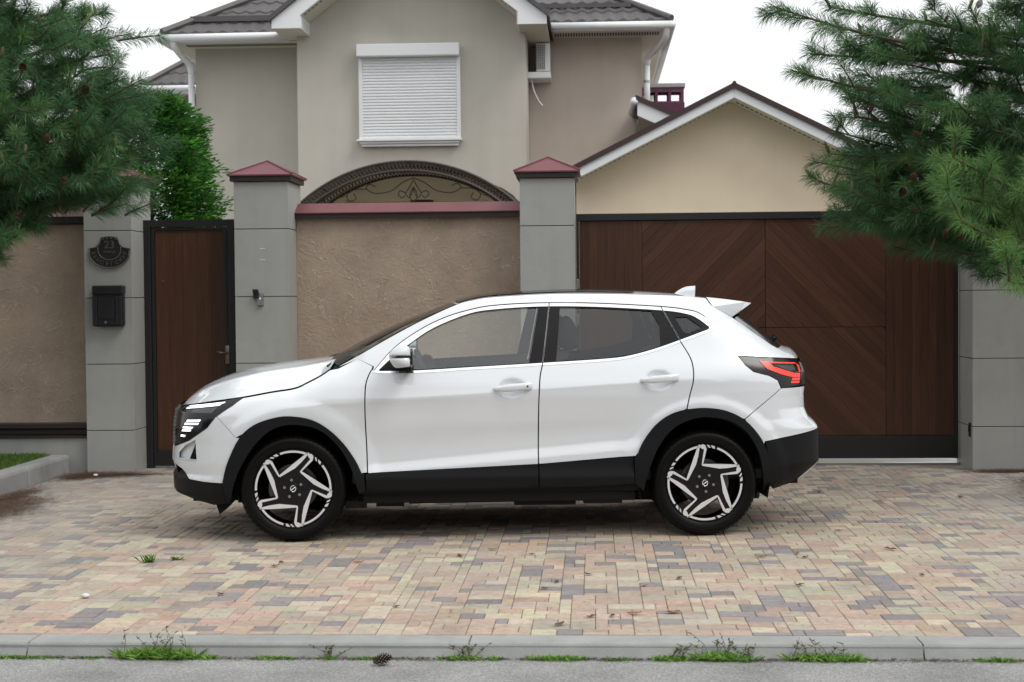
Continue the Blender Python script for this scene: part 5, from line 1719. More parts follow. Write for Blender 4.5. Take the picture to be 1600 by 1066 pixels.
def make_wheel(ang, cx):
    w = disc_obj([rot2((p[0], p[1]), 0) for p in arc2(.252, 0, 354, 59)], -.012, M['rim_black'], 'wheel', CAR,
                 holes=[[rot2((p[0] * KS, p[1] * KS), R(ang - 72 * k)) for p in opening] for k in range(5)], depth=.03)
    bm_ = MB()
    for r0, r1, y0, y1 in ((.254, .246, -.018, .0), (.246, .236, .0, .17)):
        n_ = 48
        vs = []
        for r_, y_ in ((r0, y0), (r1, y1)):
            vs += [(r_ * math.cos(2 * math.pi * k / n_), y_, r_ * math.sin(2 * math.pi * k / n_)) for k in range(n_)]
        bm_.add(vs, [(k, (k + 1) % n_, n_ + (k + 1) % n_, n_ + k) for k in range(n_)])
    bm_.build('barrel', M['rim_black'], w, True)
    for k in range(5):
        a = R(ang - 72 * k)
        fc = MB()
        for pl, yo in ((blade, -.0165), (leg, -.0165), (rimarc, -.0165), (slit1, -.016), (slit2, -.016), (foot, -.016)):
            pts = [rot2((p[0] * KS, p[1] * KS), a) for p in pl]
            V, T = triangulate(pts, (), .2)
            vs = [(p[0], yo, p[1]) for p in V]
            n0 = len(vs)
            vs2 = vs + [(p[0], -.0125, p[1]) for p in V]
            cnt = {}
            for t_ in T:
                for i in range(3): cnt[(int(t_[i]), int(t_[(i + 1) % 3]))] = 1
            fc.add(vs2, [tuple(int(i) for i in t_) for t_ in T] + [(p, n0 + p, n0 + q, q) for (p, q) in cnt if (q, p) not in cnt])
        o = mesh_obj('alloy_facet', fc.v, fc.f, M['alloy'], w)
        bx, bz = rot2((0, .056), a + R(10))
        MB().tube([(bx, -.006, bz), (bx, -.020, bz)], .0095, 8).build('wheel_nut', M['steel'], w)
        sb_ = [rot2((p[0] * KS, p[1] * KS), a) for p in [(-35, 40), (-20, 55), (30, 95), (88, 196), (80, 150), (20, 60)]]
        MB().prism([(p[0], p[1]) for p in sb_], -.0155, -.0122, 'y').build('spoke_rib', M['rim_black'], w)
    hcp = MB().tube([(0, -.012, 0), (0, -.020, 0)], [.036, .032], 20).build('hub_cap', M['gloss_black'], w)
    em = MB()
    em.tube([(.0165 * math.cos(t), -.0215, .0195 * math.sin(t)) for t in np.linspace(.36 * math.pi, 1.14 * math.pi, 12)], .0025, 5)
    em.tube([(.0165 * math.cos(t), -.0215, .0195 * math.sin(t)) for t in np.linspace(1.36 * math.pi, 2.14 * math.pi, 12)], .0025, 5)
    em.tube([(-.015, -.0218, -.012), (.015, -.0218, .012)], .003, 5)
    em.build('emblem', M['alloy'], w)
    MB().tube([(0, .055, 0), (0, .075, 0)], .150, 40).build('brake_disc', M['disc'], w)
    ca = [(.16 * math.cos(t), .16 * math.sin(t)) for t in np.linspace(R(150), R(200), 6)] + [(.09 * math.cos(t), .09 * math.sin(t)) for t in np.linspace(R(200), R(150), 6)]
    if cx > 0: ca = [(-p[0], p[1]) for p in ca]
    MB().prism(ca, .02, .09, 'y').build('brake_caliper', M['lamp_grey'], w)
    MB().tube([(0, .02, 0), (0, .12, 0)], .065, 20).build('hub', M['black'], w)
    # tyre
    prof = [(.250, -.004), (.256, -.016), (.262, -.020), (.275, -.026), (.300, -.030), (.318, -.026), (.326, -.020), (.334, -.010), (.3405, .004), (.3445, .022), (.3455, .05), (.346, .095), (.346, .10), (.3455, .14), (.3445, .168), (.3405, .186), (.334, .2), (.30, .22), (.25, .20)]
    n_ = 180
    V = []; F = []
    for i, (r_, y_) in enumerate(prof):
        for k in range(n_):
            rr = r_
            if 6 <= i <= 10 or 13 <= i <= 15:
                rr -= .0045 if k % 3 == 0 else 0
            if i in (11, 12): rr -= .002
            V.append((rr * math.cos(2 * math.pi * k / n_), y_, rr * math.sin(2 * math.pi * k / n_)))
    for i in range(len(prof) - 1):
        for k in range(n_):
            F.append((i * n_ + k, i * n_ + (k + 1) % n_, (i + 1) * n_ + (k + 1) % n_, (i + 1) * n_ + k))
    o = mesh_obj('tyre', V, F, M['tyre'], w, True)
    bm = bmesh.new(); bm.from_mesh(o.data); bmesh.ops.recalc_face_normals(bm, faces=bm.faces[:]); bm.to_mesh(o.data); bm.free()
    MB().tube([(.300 * math.cos(t), -.0305, .300 * math.sin(t)) for t in np.linspace(0, 2 * math.pi, 60)], .0012, 4, False).build('sidewall_ring', M['tyre'], w)
    return w
for (cx, cz), ang in zip(WHEELS, (0, 32)):
    w = make_wheel(ang, cx)
    w.location = (cx, -.855, RR)
    far = w.copy(); COL.objects.link(far)
    far.location = (cx, .855, RR); far.rotation_euler = (0, 0, math.pi)
    for ch in list(w.children):
        c_ = ch.copy(); COL.objects.link(c_); c_.parent = far

# ------------------------------------------------------------------ pines, thuja, grass, weeds and small things on the ground
def unit(v): return v / (np.linalg.norm(v) + 1e-9)
def perp(d):
    a = np.cross(d, np.array([0, 0, 1.0]))
    if np.linalg.norm(a) < .1: a = np.cross(d, np.array([1.0, 0, 0]))
    return unit(a)
def bez(p0, p1, p2, n):
    t = np.linspace(0, 1, n)[:, None]
    return (1 - t) ** 2 * p0 + 2 * t * (1 - t) * p1 + t * t * p2
def needles_on(paths, dens, nl, rg, base, bright, width=.0022):
    """paths: list of (polyline, brightness); long curved needles set all round every shoot"""
    P = []; Dn = []; B = []
    for pl, br in paths:
        seg = np.diff(pl, axis=0); L = np.linalg.norm(seg, axis=1)
        tot = L.sum()
        n = max(6, int(tot * dens))
        s = rg.uniform(0, tot, n)
        c = np.r_[0, np.cumsum(L)]
        i = np.clip(np.searchsorted(c, s) - 1, 0, len(seg) - 1)
        f = (s - c[i]) / np.maximum(L[i], 1e-6)
        P.append(pl[i] + seg[i] * f[:, None]); Dn.append(seg[i] / np.maximum(L[i], 1e-6)[:, None])
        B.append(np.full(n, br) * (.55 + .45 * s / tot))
    P = np.vstack(P); Dn = np.vstack(Dn); B = np.concatenate(B)
    n = len(P)
    rv = rg.normal(size=(n, 3))
    rv -= (rv * Dn).sum(1)[:, None] * Dn
    rv /= np.linalg.norm(rv, axis=1)[:, None] + 1e-9
    ang = rg.uniform(R(22), R(70), n)
    d = Dn * np.cos(ang)[:, None] + rv * np.sin(ang)[:, None]
    ln = nl * rg.uniform(.7, 1.15, n)
    sag = np.zeros((n, 3)); sag[:, 2] = -.16 * ln
    tip = P + d * ln[:, None] + sag
    mid = P + d * (ln * .55)[:, None]
    side = np.cross(d, rg.normal(size=(n, 3)))
    side /= np.linalg.norm(side, axis=1)[:, None] + 1e-9
    w = width * rg.uniform(.8, 1.3, n)[:, None]
    V = np.empty((n, 4, 3))
    V[:, 0] = P - side * w * .5
    V[:, 1] = mid - side * w * .35 
    V[:, 1] = mid + side * w * .55
    V[:, 2] = tip
    V[:, 3] = mid - side * w * .55
    V[:, 0] = P
    k = rg.uniform(.7, 1.3, n)[:, None]
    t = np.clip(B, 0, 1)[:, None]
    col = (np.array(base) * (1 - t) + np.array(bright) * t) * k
    return V.reshape(-1, 3), col

def pine(loc, height, tips, low_tips, seed, label, extra_fill, cones, bright_tips=()):
    rg = np.random.default_rng(seed)
    base = np.array([loc[0], loc[1], 0.])
    t = thing('pine_tree', tuple(base), label, 'pine')
    tr_pts = [(0, 0, -.1), (.03, .02, .6), (.0, .04, 1.8), (-.04, 0, 3.2), (.02, -.02, 4.6), (0, 0, height)]
    MB().tube(spl(tr_pts, 4), list(np.interp(np.linspace(0, 1, 21), [0, .06, .3, 1], [.17, .13, .11, .02])), 12).build('trunk', M['bark'], t, True)
    br = MB(); paths = []; candles = []
    all_tips = [(np.array(p), 0.0) for p in tips] + [(np.array(p), 1.0) for p in bright_tips]
    for (tip, bb) in all_tips:
        tip = tip - base
        zb = max(.6, tip[2] - rg.uniform(.1, .55) + (.25 if tip[2] < 2.2 else 0))
        root = np.array([0, 0, zb])
        hd = tip - root
        ctrl = root + hd * .55 + np.array([rg.normal() * .08, rg.normal() * .08, -.10 + rg.normal() * .08])
        pl = bez(root, ctrl, tip, 14)
        Ltot = np.linalg.norm(np.diff(pl, axis=0), axis=1).sum()
        br.tube([tuple(p) for p in pl], list(np.linspace(.028, .006, 14)), 6)
        paths.append((pl[9:], .12 + .5 * bb))
        s = .22
        k = 0
        while s < 1.0:
            i = s * 13; i0 = int(i)
            p = pl[i0] + (pl[min(i0 + 1, 13)] - pl[i0]) * (i - i0)
            d = unit(pl[min(i0 + 1, 13)] - pl[max(i0 - 1, 0)])
            a = perp(d); b_ = np.cross(a, d)
            th = rg.uniform(0, 2 * math.pi) if k % 3 == 2 else (0 if k % 2 else math.pi) + rg.normal() * .5
            out = a * math.cos(th) + b_ * math.sin(th)
            L_ = rg.uniform(.22, .46) * (1.15 - .6 * s)
            e = p + (d * .75 + out * .75 + np.array([0, 0, .18])) * L_
            sub = bez(p, p + (d * .35 + out * .5) * L_, e, 6)
            br.tube([tuple(q_) for q_ in sub], list(np.linspace(.009, .004, 6)), 4, False)
            q = rg.random()
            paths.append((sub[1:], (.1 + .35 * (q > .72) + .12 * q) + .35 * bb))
            if rg.random() < .8:
                for _ in range(2):
                    pp = sub[rg.integers(2, 5)]
                    o2 = unit(rg.normal(size=3) + np.array([0, 0, .5]))
                    e2 = pp + (unit(e - p) * .6 + o2 * .6) * L_ * .5
                    s2 = bez(pp, (pp + e2) / 2 + o2 * .02, e2, 4)
                    br.tube([tuple(q_) for q_ in s2], [.005, .004, .004, .003], 4, False)
                    paths.append((s2, .1 + .3 * rg.random() ** 2 + .35 * bb))
            if rg.random() < .12: candles.append(e)
            s += rg.uniform(.07, .12)
            k += 1
        if rg.random() < .5: candles.append(tip)
    for c_, r_, n_ in extra_fill:                    # dense inner shoots
        for _ in range(n_):
            p = np.array(c_) - base + np.clip(rg.normal(size=3), -1.35, 1.35) * np.array(r_)
            root = np.array([0, 0, p[2] - .3])
            d = unit(p - root + np.array([0, 0, .15]))
            e = p + d * .28 + rg.normal(size=3) * .06
            sub = bez(p, (p + e) / 2 + rg.normal(size=3) * .03, e, 5)
            br.tube([tuple(q_) for q_ in sub], list(np.linspace(.010, .004, 5)), 4, False)
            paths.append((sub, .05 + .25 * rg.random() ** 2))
    br.build('branches', M['twig'], t)['kind'] = 'stuff'
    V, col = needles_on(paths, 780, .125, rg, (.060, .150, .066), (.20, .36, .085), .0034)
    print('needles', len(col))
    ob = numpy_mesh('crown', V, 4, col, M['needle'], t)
    ob['kind'] = 'stuff'
    # upright young shoots
    cm = None
    for i, p in enumerate(candles[:70]):
        if cm is None:
            mb = MB().tube([(0, 0, -.02), (.003, 0, .04), (.0, .003, .09), (0, 0, .11)], [.009, .013, .010, .003], 7)
            o = mb.build('young_shoot', M['candle'], t, True); cm = o.data
        else:
            o = link(bpy.data.objects.new('young_shoot', cm), t)
        o.location = tuple(p)
        sc = rg.uniform(.6, 1.25)
        o.scale = (1, 1, sc)
        o.rotation_euler = (rg.normal() * .25, rg.normal() * .25, 0)
    me = None
    for p in cones:
        if me is None:
            V = []; F = []
            for ring in range(9):
                f = ring / 8
                rr = .030 * math.sin(math.pi * (.12 + .80 * f)) ** .7
                n_ = 9
                for k in range(n_):
                    a = 2 * math.pi * (k + .5 * (ring % 2)) / n_
                    zz = -.045 + .09 * f
                    b_ = len(V)
                    da = .30
                    V += [(rr * .55 * math.cos(a - da), rr * .55 * math.sin(a - da), zz), (rr * .55 * math.cos(a + da), rr * .55 * math.sin(a + da), zz),
                          (rr * 1.15 * math.cos(a + da * .8), rr * 1.15 * math.sin(a + da * .8), zz + .010), (rr * 1.15 * math.cos(a - da * .8), rr * 1.15 * math.sin(a - da * .8), zz + .010)]
                    F.append((b_, b_ + 1, b_ + 2, b_ + 3))
            o = mesh_obj('pine_cone', V, F, M['cone'], t); me = o.data
        else:
            o = link(bpy.data.objects.new('pine_cone', me), t)
        o.location = tuple(np.array(p) - base)
        o.rotation_euler = (rg.normal() * .6 + math.pi, rg.normal() * .6, 0)
        s_ = rg.uniform(.5, .85); o.scale = (s_, s_, s_)
    return t, me

PL = [(-3.75, 12.6, 3.91), (-3.6, 12.2, 3.63), (-4.17, 13.0, 4.02), (-3.93, 12.8, 3.47), (-3.61, 12.0, 3.2), (-3.66, 12.4, 2.72), (-3.57, 12.2, 2.49), (-3.91, 12.8, 2.62), (-3.59, 12.0, 2.83), (-3.94, 12.2, 2.25), (-4.23, 12.6, 2.45), (-4.21, 12.0, 2.19), (-4.2, 11.6, 1.95), (-4.54, 12.0, 2.07), (-3.9, 11.8, 2.74), (-4.03, 11.6, 3.01), (-4.24, 11.8, 3.43), (-4.13, 12.2, 3.64), (-4.21, 11.4, 2.61), (-3.92, 11.4, 2.56), (-3.73, 11.9, 2.99), (-3.87, 12.4, 2.41), (-4.3, 11.4, 3.09), (-4.46, 12.0, 3.81), (-4.11, 12.6, 3.39), (-4.49, 11.6, 2.34), (-4.62, 12.8, 2.47), (-3.93, 12.4, 3.67), (-4.83, 12.6, 2.01)]
PR = [(1.38, 11.8, 3.72), (1.51, 11.8, 3.24), (1.71, 12.2, 3.42), (1.97, 12.0, 3.07), (2.02, 12.0, 2.91), (1.94, 12.4, 2.84), (1.82, 12.0, 2.63), (1.85, 12.0, 2.39), (1.96, 11.8, 2.24), (2.25, 12.2, 2.22), (2.33, 12.0, 2.02), (2.55, 11.8, 1.81), (2.93, 12.2, 1.72), (3.07, 11.6, 1.78), (2.46, 11.6, 2.54), (2.7, 11.6, 2.86), (2.41, 12.0, 3.3), (2.21, 12.0, 3.5), (1.86, 12.2, 3.78), (2.51, 11.8, 3.6), (2.88, 11.6, 3.37), (3.33, 12.4, 3.1), (2.44, 12.2, 2.84), (2.19, 12.4, 2.61), (2.88, 12.4, 2.2), (3.28, 12.6, 2.21), (2.98, 11.8, 2.55), (3.22, 12.0, 3.67), (2.23, 11.6, 3.01), (2.62, 12.6, 2.22), (2.78, 12.4, 1.95)]
PB = [(2.37, 10.4, 2.45), (2.32, 10.4, 2.22), (2.39, 10.3, 2.03), (2.68, 10.2, 1.63), (2.84, 10.6, 2.23)]
CL = [(-4.22, 11.4, 3.3), (-3.78, 11.5, 3.14), (-4.01, 11.3, 2.76), (-4.23, 11.3, 2.18), (-4.03, 11.5, 2.26), (-3.99, 11.6, 2.48), (-3.79, 11.8, 3.54)]
CRn = [(2.04, 11.3, 2.37), (2.24, 11.3, 2.47), (2.3, 11.3, 2.4), (2.22, 11.3, 2.29), (2.3, 11.3, 2.15), (2.62, 11.2, 1.98), (2.5, 11.2, 1.98), (2.51, 11.2, 3.5), (2.79, 11.4, 3.64), (2.34, 11.4, 2.71), (2.05, 11.6, 2.92), (2.54, 11.2, 2.73)]
top_l = [(-5.2 + .9 * math.cos(a), 12.7 + .9 * math.sin(a), 4.5 + .5 * math.sin(3 * a)) for a in np.linspace(0, 5.6, 9)]
top_r = [(3.9 + 1.2 * math.cos(a), 12.0 + 1.1 * math.sin(a), 4.3 + .5 * math.sin(3 * a)) for a in np.linspace(0, 5.6, 11)]
low_l = [(-6.6, 12.2, 2.6), (-6.4, 13.3, 3.0), (-5.6, 11.5, 2.4), (-5.2, 11.4, 2.9), (-6.5, 12.6, 3.6)]
low_r = [(5.2, 11.6, 2.4), (5.1, 12.6, 3.0), (4.3, 10.8, 2.6), (4.9, 11.2, 3.4), (3.6, 10.9, 3.0), (3.5, 11.0, 2.2)]
PL = [(p[0] - .30, p[1], p[2] + (.10 if p[2] < 2.6 else 0)) for p in PL]
PR = [(p[0] - .02, p[1], p[2] + (.08 if p[2] < 2.3 else 0)) for p in PR]
pl_t, cone_me = pine((-5.55, 12.75), 5.6, PL + top_l + low_l, (), 11, 'dark long needled pine hanging over the house number pillar',
     [((-4.5, 12.5, 2.85), (.38, .45, .42), 130), ((-4.15, 12.4, 3.3), (.22, .4, .3), 36), ((-4.2, 12.3, 2.5), (.18, .3, .12), 26)], CL)
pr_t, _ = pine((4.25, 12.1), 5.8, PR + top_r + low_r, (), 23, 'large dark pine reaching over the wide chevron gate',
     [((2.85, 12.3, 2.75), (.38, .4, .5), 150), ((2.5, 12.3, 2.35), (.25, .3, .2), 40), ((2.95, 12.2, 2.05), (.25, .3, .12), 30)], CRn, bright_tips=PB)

# thuja hedge plant behind the small gate
def thuja(loc, rx, ry, h, n, seed, label, name='thuja', hue=0):
    rg = np.random.default_rng(seed)
    t = thing(name, loc, label, 'conifer')
    MB().tube([(0, 0, -.1), (0, 0, h * .5), (.05, 0, h * .9)], [.07, .05, .015], 8).build('trunk', M['bark'], t)
    th = rg.uniform(0, 2 * math.pi, n)
    z = h * rg.uniform(.18, 1.0, n) ** .8
    prof = np.interp(z / h, [0, .2, .5, .8, .93, 1.0], [.85, .95, 1.0, .92, .70, .30])
    lump = 1 + .10 * np.sin(3 * th + z * 6) + .10 * np.sin(5 * th - z * 9)
    rr = prof * lump * np.sqrt(rg.uniform(.35, 1.0, n))
    far = rg.random(n) < .06
    rr = np.where(far, rr * 1.13, rr)
    C_ = np.stack([rx * rr * np.cos(th), ry * rr * np.sin(th), z], 1)
    out = np.stack([np.cos(th), np.sin(th), rg.uniform(.0, .35, n)], 1)
    out /= np.linalg.norm(out, axis=1)[:, None]
    per = 16
    P = np.repeat(C_, per, 0); O = np.repeat(out, per, 0)
    m_ = n * per
    side = np.stack([-O[:, 1], O[:, 0], np.zeros(m_)], 1) + rg.normal(size=(m_, 3)) * .25
    s = rg.uniform(-.08, .16, m_)
    lat = rg.normal(size=m_) * .035
    up = rg.normal(size=m_) * .014
    P = P + O * s[:, None] + side * lat[:, None]
    P[:, 2] += up
    d = O + side * (np.sign(lat) * .5)[:, None] + rg.normal(size=(m_, 3)) * .22
    d /= np.linalg.norm(d, axis=1)[:, None]
    w = np.cross(d, rg.normal(size=(m_, 3))); w /= np.linalg.norm(w, axis=1)[:, None]
    L_ = rg.uniform(.04, .095, m_)[:, None]; W_ = rg.uniform(.005, .011, m_)[:, None]
    V = np.empty((m_, 4, 3))
    V[:, 0] = P; V[:, 1] = P + d * L_ * .5 + w * W_; V[:, 2] = P + d * L_; V[:, 3] = P + d * L_ * .5 - w * W_
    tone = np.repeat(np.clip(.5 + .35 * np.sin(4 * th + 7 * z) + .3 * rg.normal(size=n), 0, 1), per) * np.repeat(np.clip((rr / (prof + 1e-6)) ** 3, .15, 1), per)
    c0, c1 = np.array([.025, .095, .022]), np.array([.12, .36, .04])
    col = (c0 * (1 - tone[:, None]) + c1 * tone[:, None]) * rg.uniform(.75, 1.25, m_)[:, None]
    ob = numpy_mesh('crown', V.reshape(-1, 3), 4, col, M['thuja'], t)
    ob['kind'] = 'stuff'
    return t
thuja((-4.60, 15.6, 0), .72, .52, 3.62, 5400, 5, 'bright green feathery thuja standing behind the narrow wooden gate')

# far trees and pole beyond the thuja
t = thing('utility_pole', (-7.86, 26.0, 0), 'slim grey concrete utility pole rising behind the thuja', 'pole')
MB().tube([(0, 0, -.1), (0, 0, 5.35)], [.10, .065], 12).build('shaft', M['pole'], t, True)
MB().box(-.25, .25, -.03, .03, 5.05, 5.11).build('crossarm', M['pole'], t)
def young_pine(loc, h, seed, label):
    rg = np.random.default_rng(seed)
    t = thing('young_pine', loc, label, 'pine', 'young pines beyond the house')
    MB().tube([(0, 0, -.1), (0, 0, h)], [.06, .012], 7).build('trunk', M['bark'], t)
    paths = []; br = MB()
    for k in range(34):
        z = h * (.35 + .63 * k / 34)
        a = k * 2.4 + rg.normal() * .2
        L_ = (h - z) * .32 + .12
        e = np.array([L_ * math.cos(a), L_ * math.sin(a), z + L_ * .75])
        p = bez(np.array([0, 0, z]), np.array([L_ * .7 * math.cos(a), L_ * .7 * math.sin(a), z + .03]), e, 6)
        br.tube([tuple(q) for q in p], list(np.linspace(.014, .005, 6)), 4, False)
        paths.append((p[1:], .35))
    br.build('branches', M['twig'], t)['kind'] = 'stuff'
    V, col = needles_on(paths, 190, .10, rg, (.03, .07, .03), (.09, .15, .05), .004)
    numpy_mesh('crown', V, 4, col, M['needle'], t)['kind'] = 'stuff'
young_pine((-7.62, 24.6, 0), 5.15, 3, 'thin young pine with upright shoots beside the concrete pole')
young_pine((-8.15, 25.4, 0), 5.35, 4, 'thin young pine whose tip shows past the dark pine boughs')
young_pine((-7.15, 25.0, 0), 4.55, 6, 'short young pine just above the top of the thuja')

# unseen tree masses added behind the photographer: darker reflections, low sky blocked
rg = np.random.default_rng(71)
tl_ = MB()
for k in range(46):
    cx = -46 + k * 2.05 + rg.normal() * .5
    cy = -15 + rg.normal() * 1.6
    hh = rg.uniform(6.0, 9.5)
    rr = rg.uniform(1.7, 2.6)
    ringn, seg = 7, 9
    V = []; F = []
    for i in range(ringn):
        f = i / (ringn - 1)
        r_ = rr * math.sin(math.pi * (.12 + .84 * f)) ** .6
        for j in range(seg):
            a = 2 * math.pi * j / seg
            q = 1 + rg.normal() * .14
            V.append((cx + r_ * q * math.cos(a), cy + r_ * q * math.sin(a), -.1 + hh * f))
    for i in range(ringn - 1):
        for j in range(seg):
            F.append((i * seg + j, i * seg + (j + 1) % seg, (i + 1) * seg + (j + 1) % seg, (i + 1) * seg + j))
    tl_.add(V, F)
o = tl_.build('added_tree_line', mat('added_tree_foliage', (.035, .055, .022), .9, noise=(1.4, .6, 8), bump=(5, 1, .2)), None, True)
tag(o, kind='structure')

# grass in the planting bed
rg = np.random.default_rng(99)
def grass(name, cx, cy, n, hgt, parent=None, tone=1.0, spread=None, z0=0.10, lean=.35, w=.0035):
    P = np.stack([cx, cy, np.full(n, z0)], 1)
    d = np.stack([rg.normal(size=n) * lean, rg.normal(size=n) * lean, np.ones(n)], 1)
    d /= np.linalg.norm(d, axis=1)[:, None]
    L_ = (hgt * rg.uniform(.45, 1.2, n))[:, None]
    s = np.stack([rg.normal(size=n), rg.normal(size=n), np.zeros(n)], 1)
    s /= np.linalg.norm(s, axis=1)[:, None]
    ww = (w * rg.uniform(.6, 1.3, n))[:, None]
    V = np.empty((n, 4, 3))
    bend = np.stack([d[:, 0] * .35, d[:, 1] * .35, -.1 * np.ones(n)], 1)
    V[:, 0] = P - s * ww * .5; V[:, 1] = P + s * ww * .5
    V[:, 2] = P + d * L_ * .6 + s * ww * .35
    V[:, 3] = P + (d + bend) * L_
    t = rg.random(n)[:, None]
    col = (np.array([.05, .12, .022]) * (1 - t) + np.array([.16, .27, .05]) * t) * rg.uniform(.7, 1.2, n)[:, None] * tone
    return numpy_mesh(name, V.reshape(-1, 3), 4, col, M['grass'], parent)
n = 42000
gx_ = -4.96 - 2.0 * rg.random(n) ** 1.4
gy_ = 13.82 - 6.4 * rg.random(n) ** 1.5
o = grass('grass', gx_, gy_, n, .10)
tag(o, kind='stuff')

# brown needle litter
def litter(name, spots, n):
    V = np.empty((n, 4, 3))
    k = rg.integers(0, len(spots), n)
    S = np.array(spots)[k]
    P = np.stack([S[:, 0] + rg.normal(size=n) * S[:, 2], S[:, 1] + rg.normal(size=n) * S[:, 3], .004 + rg.random(n) * .014], 1)
    a = rg.uniform(0, math.pi, n)
    d = np.stack([np.cos(a), np.sin(a), rg.normal(size=n) * .12], 1)
    s = np.stack([-np.sin(a), np.cos(a), np.zeros(n)], 1)
    L_ = rg.uniform(.03, .09, n)[:, None]
    V[:, 0] = P; V[:, 1] = P + d * L_ * .5 + s * .0016; V[:, 2] = P + d * L_; V[:, 3] = P + d * L_ * .5 - s * .0016
    V[:, :, 2] = np.maximum(V[:, :, 2], .003)
    col = np.array([.13, .075, .045]) * rg.uniform(.4, 1.5, n)[:, None]
    o = numpy_mesh(name, V.reshape(-1, 3), 4, col, M['grass'])
    return tag(o, kind='stuff')
litter('needle_litter', [(-4.38, 13.55, .17, .10), (-4.2, 13.66, .22, .06), (-4.55, 13.5, .08, .16)], 5200)
litter('needle_litter', [(-4.35, 11.25, .14, .28), (-4.45, 11.7, .12, .25), (-4.62, 12.1, .06, .3), (-4.5, 10.9, .12, .25)], 8500)
litter('needle_litter', [(3.5, 11.9, .16, .4), (3.6, 12.6, .1, .4), (3.6, 13.7, .2, .06)], 6500)
nn_ = 2600
V = np.empty((nn_, 4, 3))
P = np.stack([rg.uniform(-4.6, 3.4, nn_), 7.15 + 6.6 * rg.random(nn_) ** 1.2, np.full(nn_, .004)], 1)
a = rg.uniform(0, math.pi, nn_)
d = np.stack([np.cos(a), np.sin(a), np.zeros(nn_)], 1); s = np.stack([-np.sin(a), np.cos(a), np.zeros(nn_)], 1)
L_ = rg.uniform(.004, .022, nn_)[:, None]; W_ = rg.uniform(.0015, .004, nn_)[:, None]
V[:, 0] = P; V[:, 1] = P + d * L_ * .5 + s * W_; V[:, 2] = P + d * L_; V[:, 3] = P + d * L_ * .5 - s * W_
tag(numpy_mesh('debris', V.reshape(-1, 3), 4, np.array([.07, .045, .03]) * rg.uniform(.4, 1.6, nn_)[:, None], M['grass']), kind='stuff')

# weeds along the kerb foot
WEEDS = [(-2.62, .30, .05, 160), (-2.30, .10, .03, 60), (-1.98, .26, .17, 260), (-1.80, .16, .07, 120), (-1.45, .14, .05, 120), (-1.20, .05, .08, 24), (-1.04, .10, .04, 70), (-.60, .15, .08, 90), (-.45, .04, .05, 40), (-.17, .19, .07, 220), (.10, .10, .05, 70), (.34, .13, .08, 110), (.54, .14, .14, 120), (.66, .10, .08, 70), (1.01, .24, .12, 190), (1.15, .14, .05, 90), (1.76, .14, .06, 110)]
for i, (wx, sp, hh, n) in enumerate(WEEDS):
    n2 = int(n * 2.2)
    cx = np.clip(rg.normal(size=n2), -2, 2) * sp * .33
    cy = -np.abs(rg.normal(size=n2)) * .018 + .004
    o = grass('weed_tuft', cx, cy, n2, hh * .40, tone=1.9, z0=0, lean=.75, w=.0065)
    o.location = (wx, 6.908, ROAD_Z)
    look = {1: 'tiny sparse weed tuft at the kerb foot under the house number pillar', 3: 'low green weed tuft beside the tallest clump, under the car nose',
            4: 'low flat green weed mat at the kerb foot under the front wheel', 5: 'thin dark weed stalks at the kerb foot just behind the front wheel',
            6: 'small weed tuft at the kerb beside the pine cone', 7: 'brownish weed tuft with dry stalks at the kerb under the front door mirror',
            8: 'tiny bright weed at the kerb joint under the front door handle', 10: 'small weed tuft at the kerb foot under the rear door window',
            11: 'weed tuft with a curled stalk at the kerb under the rear door handle', 13: 'weed tuft touching the feathery clump at the kerb under the back wheel',
            15: 'thin weed tuft at the kerb under the chevron gate, past the tail lamp', 16: 'low weed tuft at the kerb end under the shaded gate pillar', 0: 'long low weed mat at the kerb foot in line with the grass bed', 2: 'tallest leafy green weed clump at the kerb foot before the car nose', 9: 'dense rounded green weed mat at the kerb foot below the front door',
            12: 'feathery upright weed with thin stalks at the kerb foot below the back wheel', 14: 'wide thin stalked weed clump at the kerb foot behind the back wheel'}
    tag(o, look[i], 'weed', 'weeds along the kerb')
    if hh > .07:
        st = MB()
        for _ in range(int(4 + 30 * hh)):
            x0 = rg.normal() * sp * .25
            e = (x0 + rg.normal() * .05, -.005 + rg.normal() * .02, hh * rg.uniform(.55, .9))
            st.tube([(x0, 0, 0), ((x0 + e[0]) / 2 + .008, e[1] * .5, e[2] * .6), e], [.0018, .0014, .0008], 4, False)
            for q in range(5):
                u = rg.uniform(.4, 1)
                st.tube([(x0 + (e[0] - x0) * u, e[1] * u, e[2] * u), (x0 + (e[0] - x0) * u + rg.normal() * .012, e[1] * u + rg.normal() * .01, e[2] * u + .008)], [.003, .001], 4, False)
        st.build('stalks', M['candle'], o)
for (wx, wy, lb) in ((-2.74 + .10, 9.44 - .38, 'tiny upright weed in a paving joint near the front wheel'), (-2.50, 9.15, 'tiny flat weed in a paving joint near the front wheel')):
    n2 = 60
    o = grass('joint_weed', rg.normal(size=n2) * .018, rg.normal(size=n2) * .010, n2, .06 if 'upright' in lb else .03, tone=1.2, z0=0, lean=.5, w=.006)
    o.location = (wx, wy, 0)
    tag(o, lb, 'weed')
tag(grass('kerb_moss', rg.uniform(-2.8, 1.9, 900), 6.91 - np.abs(rg.normal(size=900)) * .012, 900, .018, tone=.7, z0=ROAD_Z, lean=1.2), kind='stuff')
litter_k = np.empty((1600, 4, 3))
P = np.stack([rg.uniform(-3, 2.2, 1600), 6.908 - np.abs(rg.normal(size=1600)) * .02, ROAD_Z + .004 + rg.random(1600) * .006], 1)
a = rg.normal(size=1600) * .5
d = np.stack([np.cos(a), np.sin(a), np.zeros(1600)], 1); s = np.stack([-np.sin(a), np.cos(a), np.zeros(1600)], 1)
L_ = rg.uniform(.01, .06, 1600)[:, None]
